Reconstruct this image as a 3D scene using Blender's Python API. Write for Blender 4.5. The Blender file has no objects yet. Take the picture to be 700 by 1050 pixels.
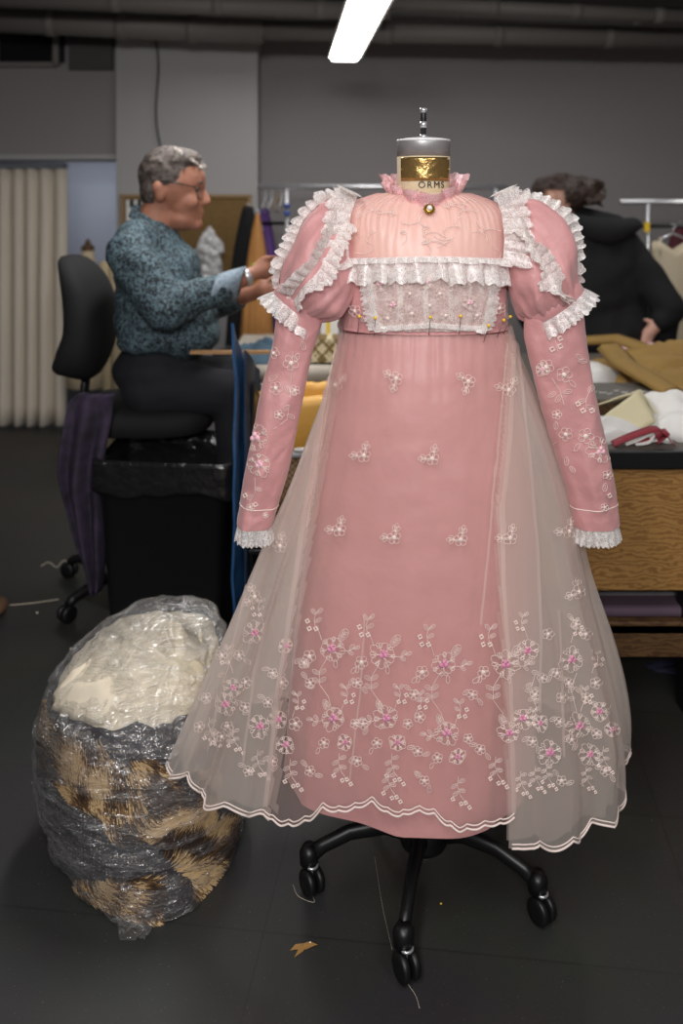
import bpy, bmesh, math, random
from mathutils import Vector, Matrix, noise
from mathutils.bvhtree import BVHTree
PI = math.pi
sc = bpy.context.scene
C = sc.collection
# ---------------------------------------------------------------- camera, world, light, exposure
CAMZ = 1.55
F = 900.0                       # focal length in pixels of the 700x1050 frame
cam = bpy.data.cameras.new('camera'); camo = bpy.data.objects.new('camera', cam); C.objects.link(camo)
camo.location = (0, 0, CAMZ); camo.rotation_euler = (PI/2, 0, 0)
cam.sensor_fit = 'VERTICAL'; cam.sensor_height = 24; cam.sensor_width = 16
cam.lens = F/1050*24; cam.shift_y = -(525-200)/1050
cam.clip_start = .05
cam.dof.use_dof = True; cam.dof.focus_distance = 1.86; cam.dof.aperture_fstop = 1.5
sc.camera = camo
sc.view_settings.view_transform = 'Standard'; sc.view_settings.look = 'None'
sc.view_settings.gamma = 1; sc.view_settings.exposure = 0.0; sc.view_settings.use_curve_mapping = False
sc.cycles.transparent_max_bounces = 24
sc.cycles.max_bounces = 8
world = bpy.data.worlds.new('world'); sc.world = world; world.use_nodes = True
bg = world.node_tree.nodes['Background']; bg.inputs[0].default_value = (1.0, .98, .97, 1); bg.inputs[1].default_value = .07

def area(name, loc, size, power, rot=(0, 0, 0), col=(1, .98, .97)):
    l = bpy.data.lights.new(name, 'AREA'); l.shape = 'RECTANGLE'; l.size, l.size_y = size; l.energy = power; l.color = col
    o = bpy.data.objects.new(name, l); o.location = loc; o.rotation_euler = rot; C.objects.link(o); return o
# fluorescent strips of the room, most outside the frame, plus one added front fill
area('strip_light_near', (-.45, .1, 2.55), (.25, 1.3), 30, rot=(math.radians(28), 0, 0))
area('strip_light_near', (1.1, .5, 2.5), (.25, 1.3), 13, rot=(math.radians(22), 0, 0))
area('front_fill_light', (-.1, -1.5, 2.4), (1.3, .25), 62, rot=(math.radians(45), 0, 0))  # unseen fill added on the camera side to brighten the gown down to its hem
area('strip_light_middle', (-.5, 3.2, 2.36), (.15, 1.2), 20)
area('strip_light_middle', (1.7, 3.9, 2.36), (.15, 1.2), 8)
area('strip_light_back', (.2, 5.0, 2.36), (2.4, .3), 5)
area('alcove_light', (-2.0, 6.6, 2.0), (.6, .4), 4.5, col=(.95, .97, 1))

# ---------------------------------------------------------------- helpers
def srgb(r, g, b):
    f = lambda c: (c/255/12.92) if c/255 <= .04045 else ((c/255+.055)/1.055)**2.4
    return (f(r), f(g), f(b), 1)
def W(px, py, d): return Vector(((px-350)/F*d, d, CAMZ-(py-200)/F*d))
def ray(px, py): return Vector(((px-350)/F, 1, -(py-200)/F)).normalized()
CAM = Vector((0, 0, CAMZ))
def nz(*p): return noise.noise(Vector(p))
def lerp(a, b, t): return a+(b-a)*t
def interp(tab, x):
    if x <= tab[0][0]: return tab[0][1:]
    for a, b in zip(tab, tab[1:]):
        if x <= b[0]:
            t = (x-a[0])/(b[0]-a[0]); return tuple(lerp(p, q, t) for p, q in zip(a[1:], b[1:]))
    return tab[-1][1:]
def sint(tab, x):                                   # smooth (catmull) version for many rows
    n = len(tab)
    if x <= tab[0][0]: return tab[0][1:]
    if x >= tab[-1][0]: return tab[-1][1:]
    for i in range(n-1):
        if x <= tab[i+1][0]:
            a, b = tab[i], tab[i+1]; h = b[0]-a[0]; t = (x-a[0])/h
            p = tab[i-1] if i else a; q = tab[i+2] if i+2 < n else b
            out = []
            for k in range(1, len(a)):
                m0 = (b[k]-p[k])/(b[0]-p[0]) if i else (b[k]-a[k])/h
                m1 = (q[k]-a[k])/(q[0]-a[0]) if i+2 < n else (b[k]-a[k])/h
                out.append((2*t**3-3*t*t+1)*a[k]+(t**3-2*t*t+t)*h*m0+(-2*t**3+3*t*t)*b[k]+(t**3-t*t)*h*m1)
            return tuple(out)

MATS = {}
def mat(name, col, rough=.6, metal=0, noise_amt=0, noise_scale=8, col2=None, bump=0, bump_scale=60, sheen=0, spec=.5, wave=None, alpha=None, emit=None, dist=.002):
    m = bpy.data.materials.new(name); m.use_nodes = True; nt = m.node_tree; N = nt.nodes; L = nt.links
    b = N['Principled BSDF']; b.inputs['Base Color'].default_value = col; b.inputs['Roughness'].default_value = rough
    b.inputs['Metallic'].default_value = metal; b.inputs['Specular IOR Level'].default_value = spec
    if sheen: b.inputs['Sheen Weight'].default_value = sheen
    tc = N.new('ShaderNodeTexCoord')
    if noise_amt or col2:
        nn = N.new('ShaderNodeTexNoise'); nn.inputs['Scale'].default_value = noise_scale; nn.inputs['Detail'].default_value = 5
        L.new(tc.outputs['Object'], nn.inputs['Vector'])
        r = N.new('ShaderNodeValToRGB'); r.color_ramp.elements[0].position = .35; r.color_ramp.elements[1].position = .65
        c2 = col2 if col2 else tuple(min(1, c*(1-noise_amt)) for c in col[:3])+(1,)
        r.color_ramp.elements[0].color = c2; r.color_ramp.elements[1].color = col
        L.new(nn.outputs['Fac'], r.inputs['Fac']); L.new(r.outputs['Color'], b.inputs['Base Color'])
    if bump:
        bn = N.new('ShaderNodeTexNoise'); bn.inputs['Scale'].default_value = bump_scale; bn.inputs['Detail'].default_value = 4
        L.new(tc.outputs['Object'], bn.inputs['Vector'])
        bp = N.new('ShaderNodeBump'); bp.inputs['Strength'].default_value = bump; bp.inputs['Distance'].default_value = dist
        L.new(bn.outputs['Fac'], bp.inputs['Height']); L.new(bp.outputs['Normal'], b.inputs['Normal'])
    if emit: b.inputs['Emission Color'].default_value = emit[0]; b.inputs['Emission Strength'].default_value = emit[1]
    MATS[name] = m; return m
def sheer(name, col, fac, edge=.5, transl=.5, lace=None, gloss=.08):
    """thin see-through cloth: threads (diffuse + translucent) with open holes between them; lace = (scale, threshold)"""
    m = bpy.data.materials.new(name); m.use_nodes = True; nt = m.node_tree; N = nt.nodes; L = nt.links
    N.remove(N['Principled BSDF']); out = N['Material Output']
    tr = N.new('ShaderNodeBsdfTransparent'); di = N.new('ShaderNodeBsdfDiffuse'); tl = N.new('ShaderNodeBsdfTranslucent'); gl = N.new('ShaderNodeBsdfGlossy')
    di.inputs[0].default_value = col; tl.inputs[0].default_value = col; gl.inputs['Roughness'].default_value = .35
    m1 = N.new('ShaderNodeMixShader'); m1.inputs[0].default_value = transl; L.new(di.outputs[0], m1.inputs[1]); L.new(tl.outputs[0], m1.inputs[2])
    mg = N.new('ShaderNodeMixShader'); mg.inputs[0].default_value = gloss; L.new(m1.outputs[0], mg.inputs[1]); L.new(gl.outputs[0], mg.inputs[2])
    m2 = N.new('ShaderNodeMixShader'); L.new(tr.outputs[0], m2.inputs[1]); L.new(mg.outputs[0], m2.inputs[2]); L.new(m2.outputs[0], out.inputs[0])
    lw = N.new('ShaderNodeLayerWeight'); lw.inputs['Blend'].default_value = .35
    mm = N.new('ShaderNodeMath'); mm.operation = 'MULTIPLY_ADD'; L.new(lw.outputs['Facing'], mm.inputs[0]); mm.inputs[1].default_value = edge; mm.inputs[2].default_value = fac
    mm.use_clamp = True; last = mm.outputs[0]
    if lace:
        tc = N.new('ShaderNodeTexCoord'); v = N.new('ShaderNodeTexVoronoi'); v.feature = 'DISTANCE_TO_EDGE'; v.inputs['Scale'].default_value = lace[0]
        L.new(tc.outputs['Object'], v.inputs['Vector'])
        lt = N.new('ShaderNodeMath'); lt.operation = 'LESS_THAN'; lt.inputs[1].default_value = lace[1]; L.new(v.outputs['Distance'], lt.inputs[0])
        n2 = N.new('ShaderNodeTexNoise'); n2.inputs['Scale'].default_value = lace[0]*.35; L.new(tc.outputs['Object'], n2.inputs['Vector'])
        gt = N.new('ShaderNodeMath'); gt.operation = 'GREATER_THAN'; gt.inputs[1].default_value = .54; L.new(n2.outputs['Fac'], gt.inputs[0])
        mx = N.new('ShaderNodeMath'); mx.operation = 'MAXIMUM'; L.new(lt.outputs[0], mx.inputs[0]); L.new(gt.outputs[0], mx.inputs[1])
        sc_ = N.new('ShaderNodeMath'); sc_.operation = 'MULTIPLY_ADD'; L.new(mx.outputs[0], sc_.inputs[0]); sc_.inputs[1].default_value = lace[2]; L.new(last, sc_.inputs[2]); sc_.use_clamp = True
        last = sc_.outputs[0]
    L.new(last, m2.inputs[0]); MATS[name] = m; return m

def setp(o, label=None, cat=None, group=None, kind=None):
    if label: o['label'] = label
    if cat: o['category'] = cat
    if group: o['group'] = group
    if kind: o['kind'] = kind
    return o
def thing(name, label, cat, loc, group=None):
    o = bpy.data.objects.new(name, None); o.empty_display_size = .05; C.objects.link(o); o.location = loc
    bpy.context.view_layer.update()
    return setp(o, label, cat, group)
def rootof(o):
    v = Vector((0, 0, 0))
    while o: v += o.location; o = o.parent
    return v
class MB:
    def __init__(s): s.v = []; s.f = []
    def add(s, vs, fs):
        n = len(s.v); s.v += [Vector(p) for p in vs]; s.f += [tuple(i+n for i in f) for f in fs]; return s
    def box(s, c, size, rot=None):
        c = Vector(c); hx, hy, hz = (k/2 for k in size); R = rot if rot else Matrix.Identity(3)
        if isinstance(rot, (tuple, list)):
            from mathutils import Euler
            R = Euler(rot).to_matrix()
        vs = [c+R@Vector((x*hx, y*hy, z*hz)) for x in (-1, 1) for y in (-1, 1) for z in (-1, 1)]
        return s.add(vs, [(0, 1, 3, 2), (4, 6, 7, 5), (0, 4, 5, 1), (2, 3, 7, 6), (0, 2, 6, 4), (1, 5, 7, 3)])
    def tube(s, pts, r, n=8, cap=True, closed=False, flat=1):
        pts = [Vector(p) for p in pts]; m = len(pts); vs = []; fs = []; up = None
        for i, p in enumerate(pts):
            if closed: t = pts[(i+1) % m]-pts[i-1]
            else: t = pts[min(i+1, m-1)]-pts[max(i-1, 0)]
            if t.length < 1e-9: t = Vector((0, 0, 1))
            t.normalize()
            if up is None: up = t.cross(Vector((0, 1, 0)) if abs(t.y) < .9 else Vector((1, 0, 0))).normalized()
            up = (up-t*up.dot(t))
            if up.length < 1e-6: up = t.orthogonal()
            up.normalize(); w = t.cross(up); rr = r[i] if isinstance(r, (list, tuple)) else r
            for k in range(n):
                a = 2*PI*k/n; vs.append(p+up*math.cos(a)*rr+w*math.sin(a)*rr*flat)
        for i in range(m if closed else m-1):
            for k in range(n):
                a = i*n+k; b = i*n+(k+1) % n; c = ((i+1) % m)*n
                fs.append((a, b, c+(k+1) % n, c+k))
        if cap and not closed and n > 3: fs += [tuple(range(n))[::-1], tuple((m-1)*n+k for k in range(n))]
        return s.add(vs, fs)
    def loft(s, rows, closed=True, cap=False):
        m = len(rows[0]); vs = [p for r in rows for p in r]; fs = []
        for i in range(len(rows)-1):
            for k in range(m if closed else m-1):
                a = i*m+k; b = i*m+(k+1) % m; fs.append((a, b, b+m, a+m))
        if cap: fs += [tuple(range(m))[::-1], tuple((len(rows)-1)*m+k for k in range(m))]
        return s.add(vs, fs)
    def lathe(s, c, prof, n=24, axis=None, cap=True):   # prof: (radius, height)
        c = Vector(c); R = Vector((0, 0, 1)).rotation_difference(Vector(axis).normalized()).to_matrix() if axis else Matrix.Identity(3)
        return s.loft([[c+R@Vector((r*math.cos(2*PI*k/n), r*math.sin(2*PI*k/n), h)) for k in range(n)] for r, h in prof], cap=cap)
    def ell(s, c, rad, rot=None, n=16, m=10):
        c = Vector(c); R = rot if rot else Matrix.Identity(3)
        if isinstance(rad, (int, float)): rad = (rad,)*3
        rows = []
        for i in range(m+1):
            a = -PI/2+PI*(i if 0 < i < m else (i+.02 if i == 0 else i-.02))/m
            rows.append([c+R@Vector((rad[0]*math.cos(a)*math.cos(2*PI*k/n), rad[1]*math.cos(a)*math.sin(2*PI*k/n), rad[2]*math.sin(a))) for k in range(n)])
        return s.loft(rows, cap=True)
    def cap(s, p0, r0, p1, r1, n=14):
        s.ell(p0, r0, n=n, m=8); s.ell(p1, r1, n=n, m=8); return s.tube([p0, p1], [r0, r1], n=n)
    def build(s, name, m, parent=None, smooth=True, label=None, cat=None, group=None, kind=None, mods=()):
        me = bpy.data.meshes.new(name)
        o = bpy.data.objects.new(name, me); C.objects.link(o)
        if parent: base = rootof(parent)
        else:
            xs = [p.x for p in s.v]; ys = [p.y for p in s.v]; zs = [p.z for p in s.v]
            base = Vector(((min(xs)+max(xs))/2, (min(ys)+max(ys))/2, min(zs)))
        if parent: o.parent = parent
        else: o.location = base
        me.from_pydata([tuple(p-base) for p in s.v], [], s.f); me.update()
        if smooth: me.polygons.foreach_set('use_smooth', [True]*len(me.polygons))
        ms = m if isinstance(m, (list, tuple)) else [m]
        for k in ms: me.materials.append(k)
        setp(o, label, cat, group, kind)
        for md in mods:
            if md[0] == 'bevel': q = o.modifiers.new('b', 'BEVEL'); q.width = md[1]; q.segments = 2; q.limit_method = 'ANGLE'
            if md[0] == 'solid': q = o.modifiers.new('s', 'SOLIDIFY'); q.thickness = md[1]; q.offset = 0
            if md[0] == 'sub': q = o.modifiers.new('u', 'SUBSURF'); q.levels = q.render_levels = md[1]
        return o
    def bvh(s): return BVHTree.FromPolygons([tuple(p) for p in s.v], s.f)
def remesh(mb, voxel, smooth=4, disp=None):
    me = bpy.data.meshes.new('tmp'); me.from_pydata([tuple(p) for p in mb.v], [], mb.f)
    bm = bmesh.new(); bm.from_mesh(me); bmesh.ops.recalc_face_normals(bm, faces=bm.faces); bm.to_mesh(me); bm.free()
    o = bpy.data.objects.new('tmp', me); C.objects.link(o)
    q = o.modifiers.new('r', 'REMESH'); q.mode = 'VOXEL'; q.voxel_size = voxel
    q = o.modifiers.new('s', 'SMOOTH'); q.iterations = smooth; q.factor = .5
    dg = bpy.context.evaluated_depsgraph_get(); e = bpy.data.meshes.new_from_object(o.evaluated_get(dg))
    out = MB(); ns = [v.normal.copy() for v in e.vertices]
    out.v = [v.co.copy() for v in e.vertices]; out.f = [tuple(p.vertices) for p in e.polygons]
    if disp: out.v = [p+n*disp(p) for p, n in zip(out.v, ns)]
    bpy.data.objects.remove(o); bpy.data.meshes.remove(me); bpy.data.meshes.remove(e)
    return out
def box(name, c, size, m, parent=None, rot=None, bevel=.004, **k):
    return MB().box(c, size, rot).build(name, m, parent, smooth=False, mods=(('bevel', bevel),) if bevel else (), **k)
def dup(root, loc, rotz=0, label=None, children=True):
    r = root.copy(); C.objects.link(r); r.location = loc; r.rotation_euler = (0, 0, rotz)
    if label: r['label'] = label
    for ch in (list(root.children) if children else []):
        c = ch.copy(); C.objects.link(c); c.parent = r
        for g in ch.children:
            d = g.copy(); C.objects.link(d); d.parent = c
    return r

# ---------------------------------------------------------------- materials
M_wall = mat('wall_paint', srgb(142, 138, 138), .85, bump=.15, bump_scale=120)
M_wall2 = mat('wall_paint_light', srgb(170, 168, 168), .85)
M_ceil = mat('ceiling_paint', srgb(105, 102, 100), .9)
M_pipe = mat('pipe_paint', srgb(120, 116, 112), .6)
M_black = mat('black_plastic', srgb(14, 14, 15), .45)
M_blackm = mat('black_metal', srgb(13, 13, 14), .4)
M_blackc = mat('black_cloth', srgb(15, 15, 17), .9, bump=.3, bump_scale=300)
M_chrome = mat('chrome', srgb(215, 215, 218), .3, .75)
M_alu = mat('aluminium', srgb(170, 168, 168), .42, .55, bump=.1, bump_scale=150)
M_brass = mat('brass', srgb(196, 160, 100), .24, .85, bump=.6, bump_scale=60, dist=.004)
M_linen = mat('form_linen', srgb(214, 196, 164), .85, bump=.3, bump_scale=500)
M_pink = mat('pink_satin', srgb(204, 146, 146), .5, sheen=.3, noise_amt=.06, noise_scale=5, bump=.5, bump_scale=16, dist=.014)
M_pinkl = mat('pink_lining', srgb(203, 147, 145), .55, sheen=.3, noise_amt=.05, noise_scale=4, bump=.5, bump_scale=8, dist=.02)
M_thread = mat('white_thread', srgb(240, 222, 214), .6)
M_pthread = mat('pink_thread', srgb(228, 158, 186), .5, col2=srgb(208, 124, 158), noise_scale=220)
M_white = mat('white_cloth', srgb(228, 226, 222), .8)
M_cream = mat('cream_cloth', srgb(224, 212, 190), .85, bump=.3, bump_scale=30)
S_over = sheer('organza_white', srgb(252, 242, 234), .33, .5)
S_inner = sheer('organza_inner', srgb(246, 234, 222), .26, .4)
S_front = sheer('organza_front', srgb(244, 214, 208), .17, .5)
S_yoke = sheer('organza_pink', srgb(252, 208, 205), .40, .45)
S_lace = sheer('white_lace', srgb(255, 251, 248), .42, .15, transl=.35, lace=(300, .12, .5))
S_place = sheer('pink_lace', srgb(252, 206, 212), .5, .1, transl=.35, lace=(300, .12, .5))
S_panel = sheer('panel_net', srgb(255, 246, 240), .50, .3, transl=.3, lace=(190, .06, .3))
S_net = sheer('lace_net', srgb(255, 246, 240), .22, .2, transl=.3, lace=(150, .07, .65))

# ---------------------------------------------------------------- room shell
def struct(name, mb, m, **k): return mb.build(name, m, None, smooth=False, kind='structure', **k)
def floor_mat():
    m = mat('floor_tiles', srgb(74, 73, 71), .55, bump=.2, bump_scale=200); N = m.node_tree.nodes; L = m.node_tree.links
    b = N['Principled BSDF']; tc = N.new('ShaderNodeTexCoord')
    mp = N.new('ShaderNodeMapping'); mp.inputs['Rotation'].default_value = (0, 0, .12); L.new(tc.outputs['Object'], mp.inputs[0])
    br = N.new('ShaderNodeTexBrick'); br.offset = 0; br.inputs['Scale'].default_value = 1.1; br.inputs['Mortar Size'].default_value = .003
    br.inputs['Brick Width'].default_value = 1; br.inputs['Row Height'].default_value = .5
    br.inputs['Color1'].default_value = srgb(56, 55, 54); br.inputs['Color2'].default_value = srgb(51, 51, 50); br.inputs['Mortar'].default_value = srgb(45, 44, 43)
    L.new(mp.outputs[0], br.inputs['Vector'])
    n = N.new('ShaderNodeTexNoise'); n.inputs['Scale'].default_value = 3; n.inputs['Detail'].default_value = 8; L.new(tc.outputs['Object'], n.inputs['Vector'])
    n3 = N.new('ShaderNodeTexNoise'); n3.inputs['Scale'].default_value = 180; L.new(tc.outputs['Object'], n3.inputs['Vector'])
    r3 = N.new('ShaderNodeMapRange'); r3.inputs[1].default_value = .68; r3.inputs[2].default_value = .75; L.new(n3.outputs['Fac'], r3.inputs[0])
    mx = N.new('ShaderNodeMix'); mx.data_type = 'RGBA'; mx.blend_type = 'MULTIPLY'; mx.inputs[0].default_value = .5
    L.new(br.outputs['Color'], mx.inputs[6]); L.new(n.outputs['Color'], mx.inputs[7])
    m4 = N.new('ShaderNodeMix'); m4.data_type = 'RGBA'; L.new(r3.outputs[0], m4.inputs[0]); L.new(mx.outputs[2], m4.inputs[6]); m4.inputs[7].default_value = srgb(120, 116, 110)
    r4 = N.new('ShaderNodeMath'); r4.operation = 'MULTIPLY'; r4.inputs[1].default_value = .5; L.new(r3.outputs[0], r4.inputs[0]); L.new(r4.outputs[0], m4.inputs[0])
    L.new(m4.outputs[2], b.inputs['Base Color']); return m
M_floor = floor_mat()
struct('floor', MB().box((0, 3.2, -.05), (7.6, 9.2, .1)), M_floor)
BY = 5.9                        # back wall
struct('wall_back', MB().box((1.2, BY+.06, 1.4), (4.9, .12, 2.8)), M_wall)
# lighter pier between alcove and back wall
xl, xr = W(119, 0, 5.65).x, W(264, 0, 5.65).x
struct('column', MB().box(((xl+xr)/2, 5.85, 1.4), (xr-xl, .4, 2.8)), M_wall2)
# wall over the alcove opening, with the alcove behind
lz = W(0, 163, 5.7).z
struct('wall_left', MB().box(((-3.4+xl)/2, 5.76, (lz+2.8)/2), (xl+3.4, .12, 2.8-lz)), M_wall)
struct('lintel', MB().box(((-3.4+xl)/2, 5.70, lz+.012), (xl+3.4, .03, .03)), M_wall2)
struct('wall_alcove', MB().box((-2.2, 7.3, 1.4), (3.6, .1, 2.8)).box((xl+.1, 6.6, 1.4), (.1, 1.4, 2.8)), mat('alcove_paint', srgb(176, 182, 198), .85))
struct('ceiling', MB().box((0, 3.2, 2.86), (7.6, 9.2, .1)), M_ceil)
struct('wall_right', MB().box((3.7, 3.2, 1.4), (.12, 9.2, 2.8)), M_wall)
struct('wall_far_left', MB().box((-3.7, 3.2, 1.4), (.12, 9.2, 2.8)), M_wall)
struct('baseboard_back', MB().box((1.2, BY-.01, .05), (4.9, .02, .1)), M_black)
# high dark window in the left wall
c = W(30, 41, 5.69)
wn = MB().box((c.x-.05, 5.69, c.z), (.56, .03, .30)).build('window_1', mat('window_glass_dark', srgb(30, 29, 31), .15), None, smooth=False, kind='structure')
fm = MB()
for dx in (-.33, .235): fm.box((c.x-.05+dx, 5.67, c.z), (.035, .06, .34))
fm.box((c.x-.1, 5.67, c.z-.165), (.56, .06, .03)).box((c.x-.1, 5.67, c.z+.165), (.56, .06, .03)).box((c.x-.2, 5.665, c.z), (.02, .03, .3))
fm.build('window_frame', M_pipe, wn, smooth=False)
struct('trim_1', MB().box((W(93, 0, 5.66).x, 5.68, W(0, 50, 5.66).z), (.28, .06, .27)), mat('duct_end', srgb(70, 70, 68), .7))
# ceiling pipes
for i, (x0, y0, d0, x1, y1, d1, r) in enumerate([(-20, 20, 5.3, 270, 33, 5.3, .075), (265, 31, 5.3, 720, 40, 5.3, .062), (-20, -2, 4.9, 400, 12, 4.9, .05), (380, 2, 4.9, 720, 18, 4.9, .04), (-20, 10, 5.55, 720, 22, 5.55, .03)]):
    a, b = W(x0, y0, d0), W(x1, y1, d1)
    t = MB().tube([a, b], r, n=20)
    dirv = (b-a).normalized()
    for k in range(1, 4):
        q = a+(b-a)*(k/4+.04*i); t.tube([q-dirv*.03, q+dirv*.03], r*1.12, n=20)
    t.build('ceiling_pipe', M_pipe, None, smooth=True, label=['thick grey pipe under the ceiling over the alcove and the pier', 'thick grey pipe under the ceiling above the long back wall', 'upper grey pipe under the ceiling at the top left edge', 'upper grey pipe under the ceiling at the top right edge', 'thin grey conduit running between the thicker ceiling pipes'][i], cat='pipe')
# hanging cable on the pier
pts = [W(157+3*math.sin(k*.35)+k*.45, 28+k*7.0, 5.62) for k in range(20)]
MB().tube(pts, .006, n=6).build('wall_cable', M_black, None, label='thin dark cable hanging down the light pier above the seated man', cat='cable')

# ---------------------------------------------------------------- strip light in view
a, b = W(353, 59, 4.6), W(384, -10, 3.05); b.z = a.z
M_tube = mat('lamp_diffuser', srgb(255, 255, 255), .4, emit=((1, .98, .95, 1), 9))
lt = thing('strip_light', 'lit white fluorescent strip light hanging from the ceiling', 'lamp', (a+b)/2)
ax = (b-a).normalized(); sd = ax.cross(Vector((0, 0, 1))).normalized(); hw = .078
def prism(c0, c1, sect): return MB().loft([[c+sd*u+Vector((0, 0, w)) for u, w in sect] for c in (c0, c1)], cap=True)
prism(a, b, [(-hw, 0), (-hw*.8, -.02), (hw*.8, -.02), (hw, 0), (hw, .01), (-hw, .01)]).build('diffuser', M_tube, lt, smooth=False)
prism(a-ax*.01, b+ax*.01, [(-hw-.012, -.004), (-hw-.002, -.004), (-hw-.002, .012), (hw+.002, .012), (hw+.002, -.004), (hw+.012, -.004), (hw*.6, .06), (-hw*.6, .06)]).build('housing', M_pipe, lt, smooth=False)
for q in (.2, .8):
    p = a+(b-a)*q; MB().tube([p+Vector((0, 0, .05)), Vector((p.x, p.y, 2.82))], .008).build('hanger', M_blackm, lt)

# ================================================================ dress form and dress
random.seed(7)
FX, FY = (434-350)/450, 2.0
form = thing('dress_form', 'padded dress form on a black five-legged rolling base, wearing the pink gown', 'dress form', (FX, FY, 0))
def R2(px): return px/450
zc = lambda py: CAMZ-(py-200)/450
# torso under the dress
TR = [(184, 30, .066, .066), (192, 32, .07, .07), (197, 40, .08, .075), (201, 52, .088, .08), (206, 66, .095, .085), (213, 77, .105, .09), (222, 82, .115, .10),
      (240, 83.5, .132, .105), (268, 84, .142, .11), (300, 83, .136, .10), (335, 84, .12, .10)]
def torso_ring(py, n=96, off=0.0, fold=None):
    hw, df, db = sint(TR, py); out = []
    for k in range(n):
        a = 2*PI*k/n; ca, sa = math.cos(a), math.sin(a)
        o = off+(fold(a, py) if fold else 0)
        out.append(Vector((FX+(R2(hw)+o)*math.copysign(abs(ca)**.85, ca), FY+((df if sa < 0 else db)+o)*math.copysign(abs(sa)**.9, sa), zc(py))))
    return out
MB().loft([torso_ring(py, 48, -.006) for py in (197, 199, 201, 206, 213, 222, 240, 268, 300, 330)], cap=True).build('torso', M_linen, form)
# neck block
nzc = CAMZ-(160-200)/450
MB().lathe((FX, FY, 0), [(.062, zc(200)), (.060, zc(188)), (.0605, zc(161)), (.058, zc(160))], n=48).build('neck_block', M_linen, form)
MB().lathe((FX, FY, 0), [(.060, zc(162)), (.0605, zc(146)), (.0600, zc(144.6))], n=48).build('neck_cap', M_alu, form)
MB().lathe((FX, FY, 0), [(.0600, zc(145.2)), (.0615, zc(144.6)), (.0605, zc(143.4)), (.045, zc(142.2)), (.012, zc(140.6)), (.006, zc(140.4))], n=48).build('cap_lid', mat('lid_metal', srgb(246, 246, 248), .45, .1), form)
rod = MB().lathe((FX, FY, 0), [(.0065, zc(142)), (.0065, zc(111)), (.005, zc(110))], n=16).build('rod', M_black, form)
for y0, y1 in ((142, 138), (131, 124.5), (115.5, 110.5)):
    MB().lathe((FX, FY, 0), [(.0078, zc(y0)), (.0082, zc((y0+y1)/2)), (.0078, zc(y1))], n=16).build('rod_collar', M_chrome, rod)
# brass plate
rows = []
for i in range(9):
    py = 162+23.5*i/8; rows.append([Vector((FX+.0625*math.sin(a), FY-.0625*math.cos(a), zc(py))) for a in [math.radians(-58+118*k/24) for k in range(25)]])
pl = MB().loft(rows, closed=False).build('brass_plate', M_brass, form, mods=(('solid', .002),))
for a in (-54, 56):
    a = math.radians(a); MB().ell((FX+.0645*math.sin(a), FY-.0645*math.cos(a), zc(174)), .002, n=8, m=6).build('rivet', M_brass, pl)
def letters(txt, size, center_px, zz, m, name, parent, rad):
    cu = bpy.data.curves.new('t', 'FONT'); cu.body = txt; cu.size = size; cu.align_x = 'CENTER'; cu.extrude = .0004; cu.space_character = 1.25
    o = bpy.data.objects.new('t', cu); C.objects.link(o); dg = bpy.context.evaluated_depsgraph_get()
    me = bpy.data.meshes.new_from_object(o.evaluated_get(dg)); mb = MB()
    vs = []
    for v in me.vertices:
        a = (v.co.x+(center_px-434)/450)/rad; r = rad+.0008+v.co.z
        vs.append((FX+r*math.sin(a), FY-r*math.cos(a), zz+v.co.y))
    mb.add(vs, [tuple(p.vertices) for p in me.polygons]); bpy.data.objects.remove(o)
    return mb.build(name, m, parent, smooth=False)
letters('ORMS', .0205, 440, zc(192.8), M_black, 'lettering', form, .0630)
# base: pole, hub, five curved arms with casters
MB().lathe((FX, FY, 0), [(.022, .10), (.022, .55)], n=20).build('pole', M_blackm, form)
MB().lathe((FX, FY, 0), [(.05, .075), (.055, .085), (.05, .13), (.034, .15), (.032, .19), (.024, .2)], n=28).build('hub', M_blackm, form)
# caster brake pedal
MB().cap((FX+.03, FY+.02, .17), .012, (FX+.17, FY+.06, .15), .012).ell((FX+.19, FY+.065, .15), (.045, .022, .012)).build('foot_pedal', M_black, form)
R_ = .262
for k in range(5):
    a = math.radians(-101+72*k+(2 if k else -3)); d = Vector((math.cos(a), math.sin(a), 0)); c0 = Vector((FX, FY, 0))
    pts = [c0+d*(.03)+Vector((0, 0, .105)), c0+d*(R_*.35)+Vector((0, 0, .125)), c0+d*(R_*.65)+Vector((0, 0, .118)), c0+d*(R_*.88)+Vector((0, 0, .095)), c0+d*R_+Vector((0, 0, .075))]
    mb = MB().tube(pts, [.022, .02, .017, .016, .019], n=12, flat=.8); mb.lathe(c0+d*R_, [(.021, .06), (.022, .085), (.014, .1)], n=16)
    arm = mb.build('leg', M_blackm, form)
    tw = Matrix.Rotation([.7, -.5, 1.2, .3, 2.0][k], 3, 'Z'); w = tw@d
    wh = MB(); wc = c0+d*R_+w*.012+Vector((0, 0, .028)); side = w.cross(Vector((0, 0, 1)))
    for s in (-1, 1): wh.lathe(wc+side*s*.012, [(.008, -.008), (.024, -.008), (.0275, -.004), (.0275, .004), (.024, .008), (.008, .008)], n=20, axis=side)
    cs = wh.build('caster', M_black, arm)
    MB().tube([wc+side*.004+Vector((0, 0, 0)), wc+Vector((0, 0, .02))-w*.006, c0+d*R_+Vector((0, 0, .062))], .006, n=8).tube([wc+Vector((math.cos(t)*.012, math.sin(t)*.012, .034)) for t in [k2*PI/6 for k2 in range(12)]], .003, n=6, closed=True).build('caster_fork', M_chrome, arm)

dress = thing('dress', 'pink gown with white lace ruffles, puffed sleeves and embroidered sheer overskirt on the form', 'dress', (FX, FY, .25))
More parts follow.
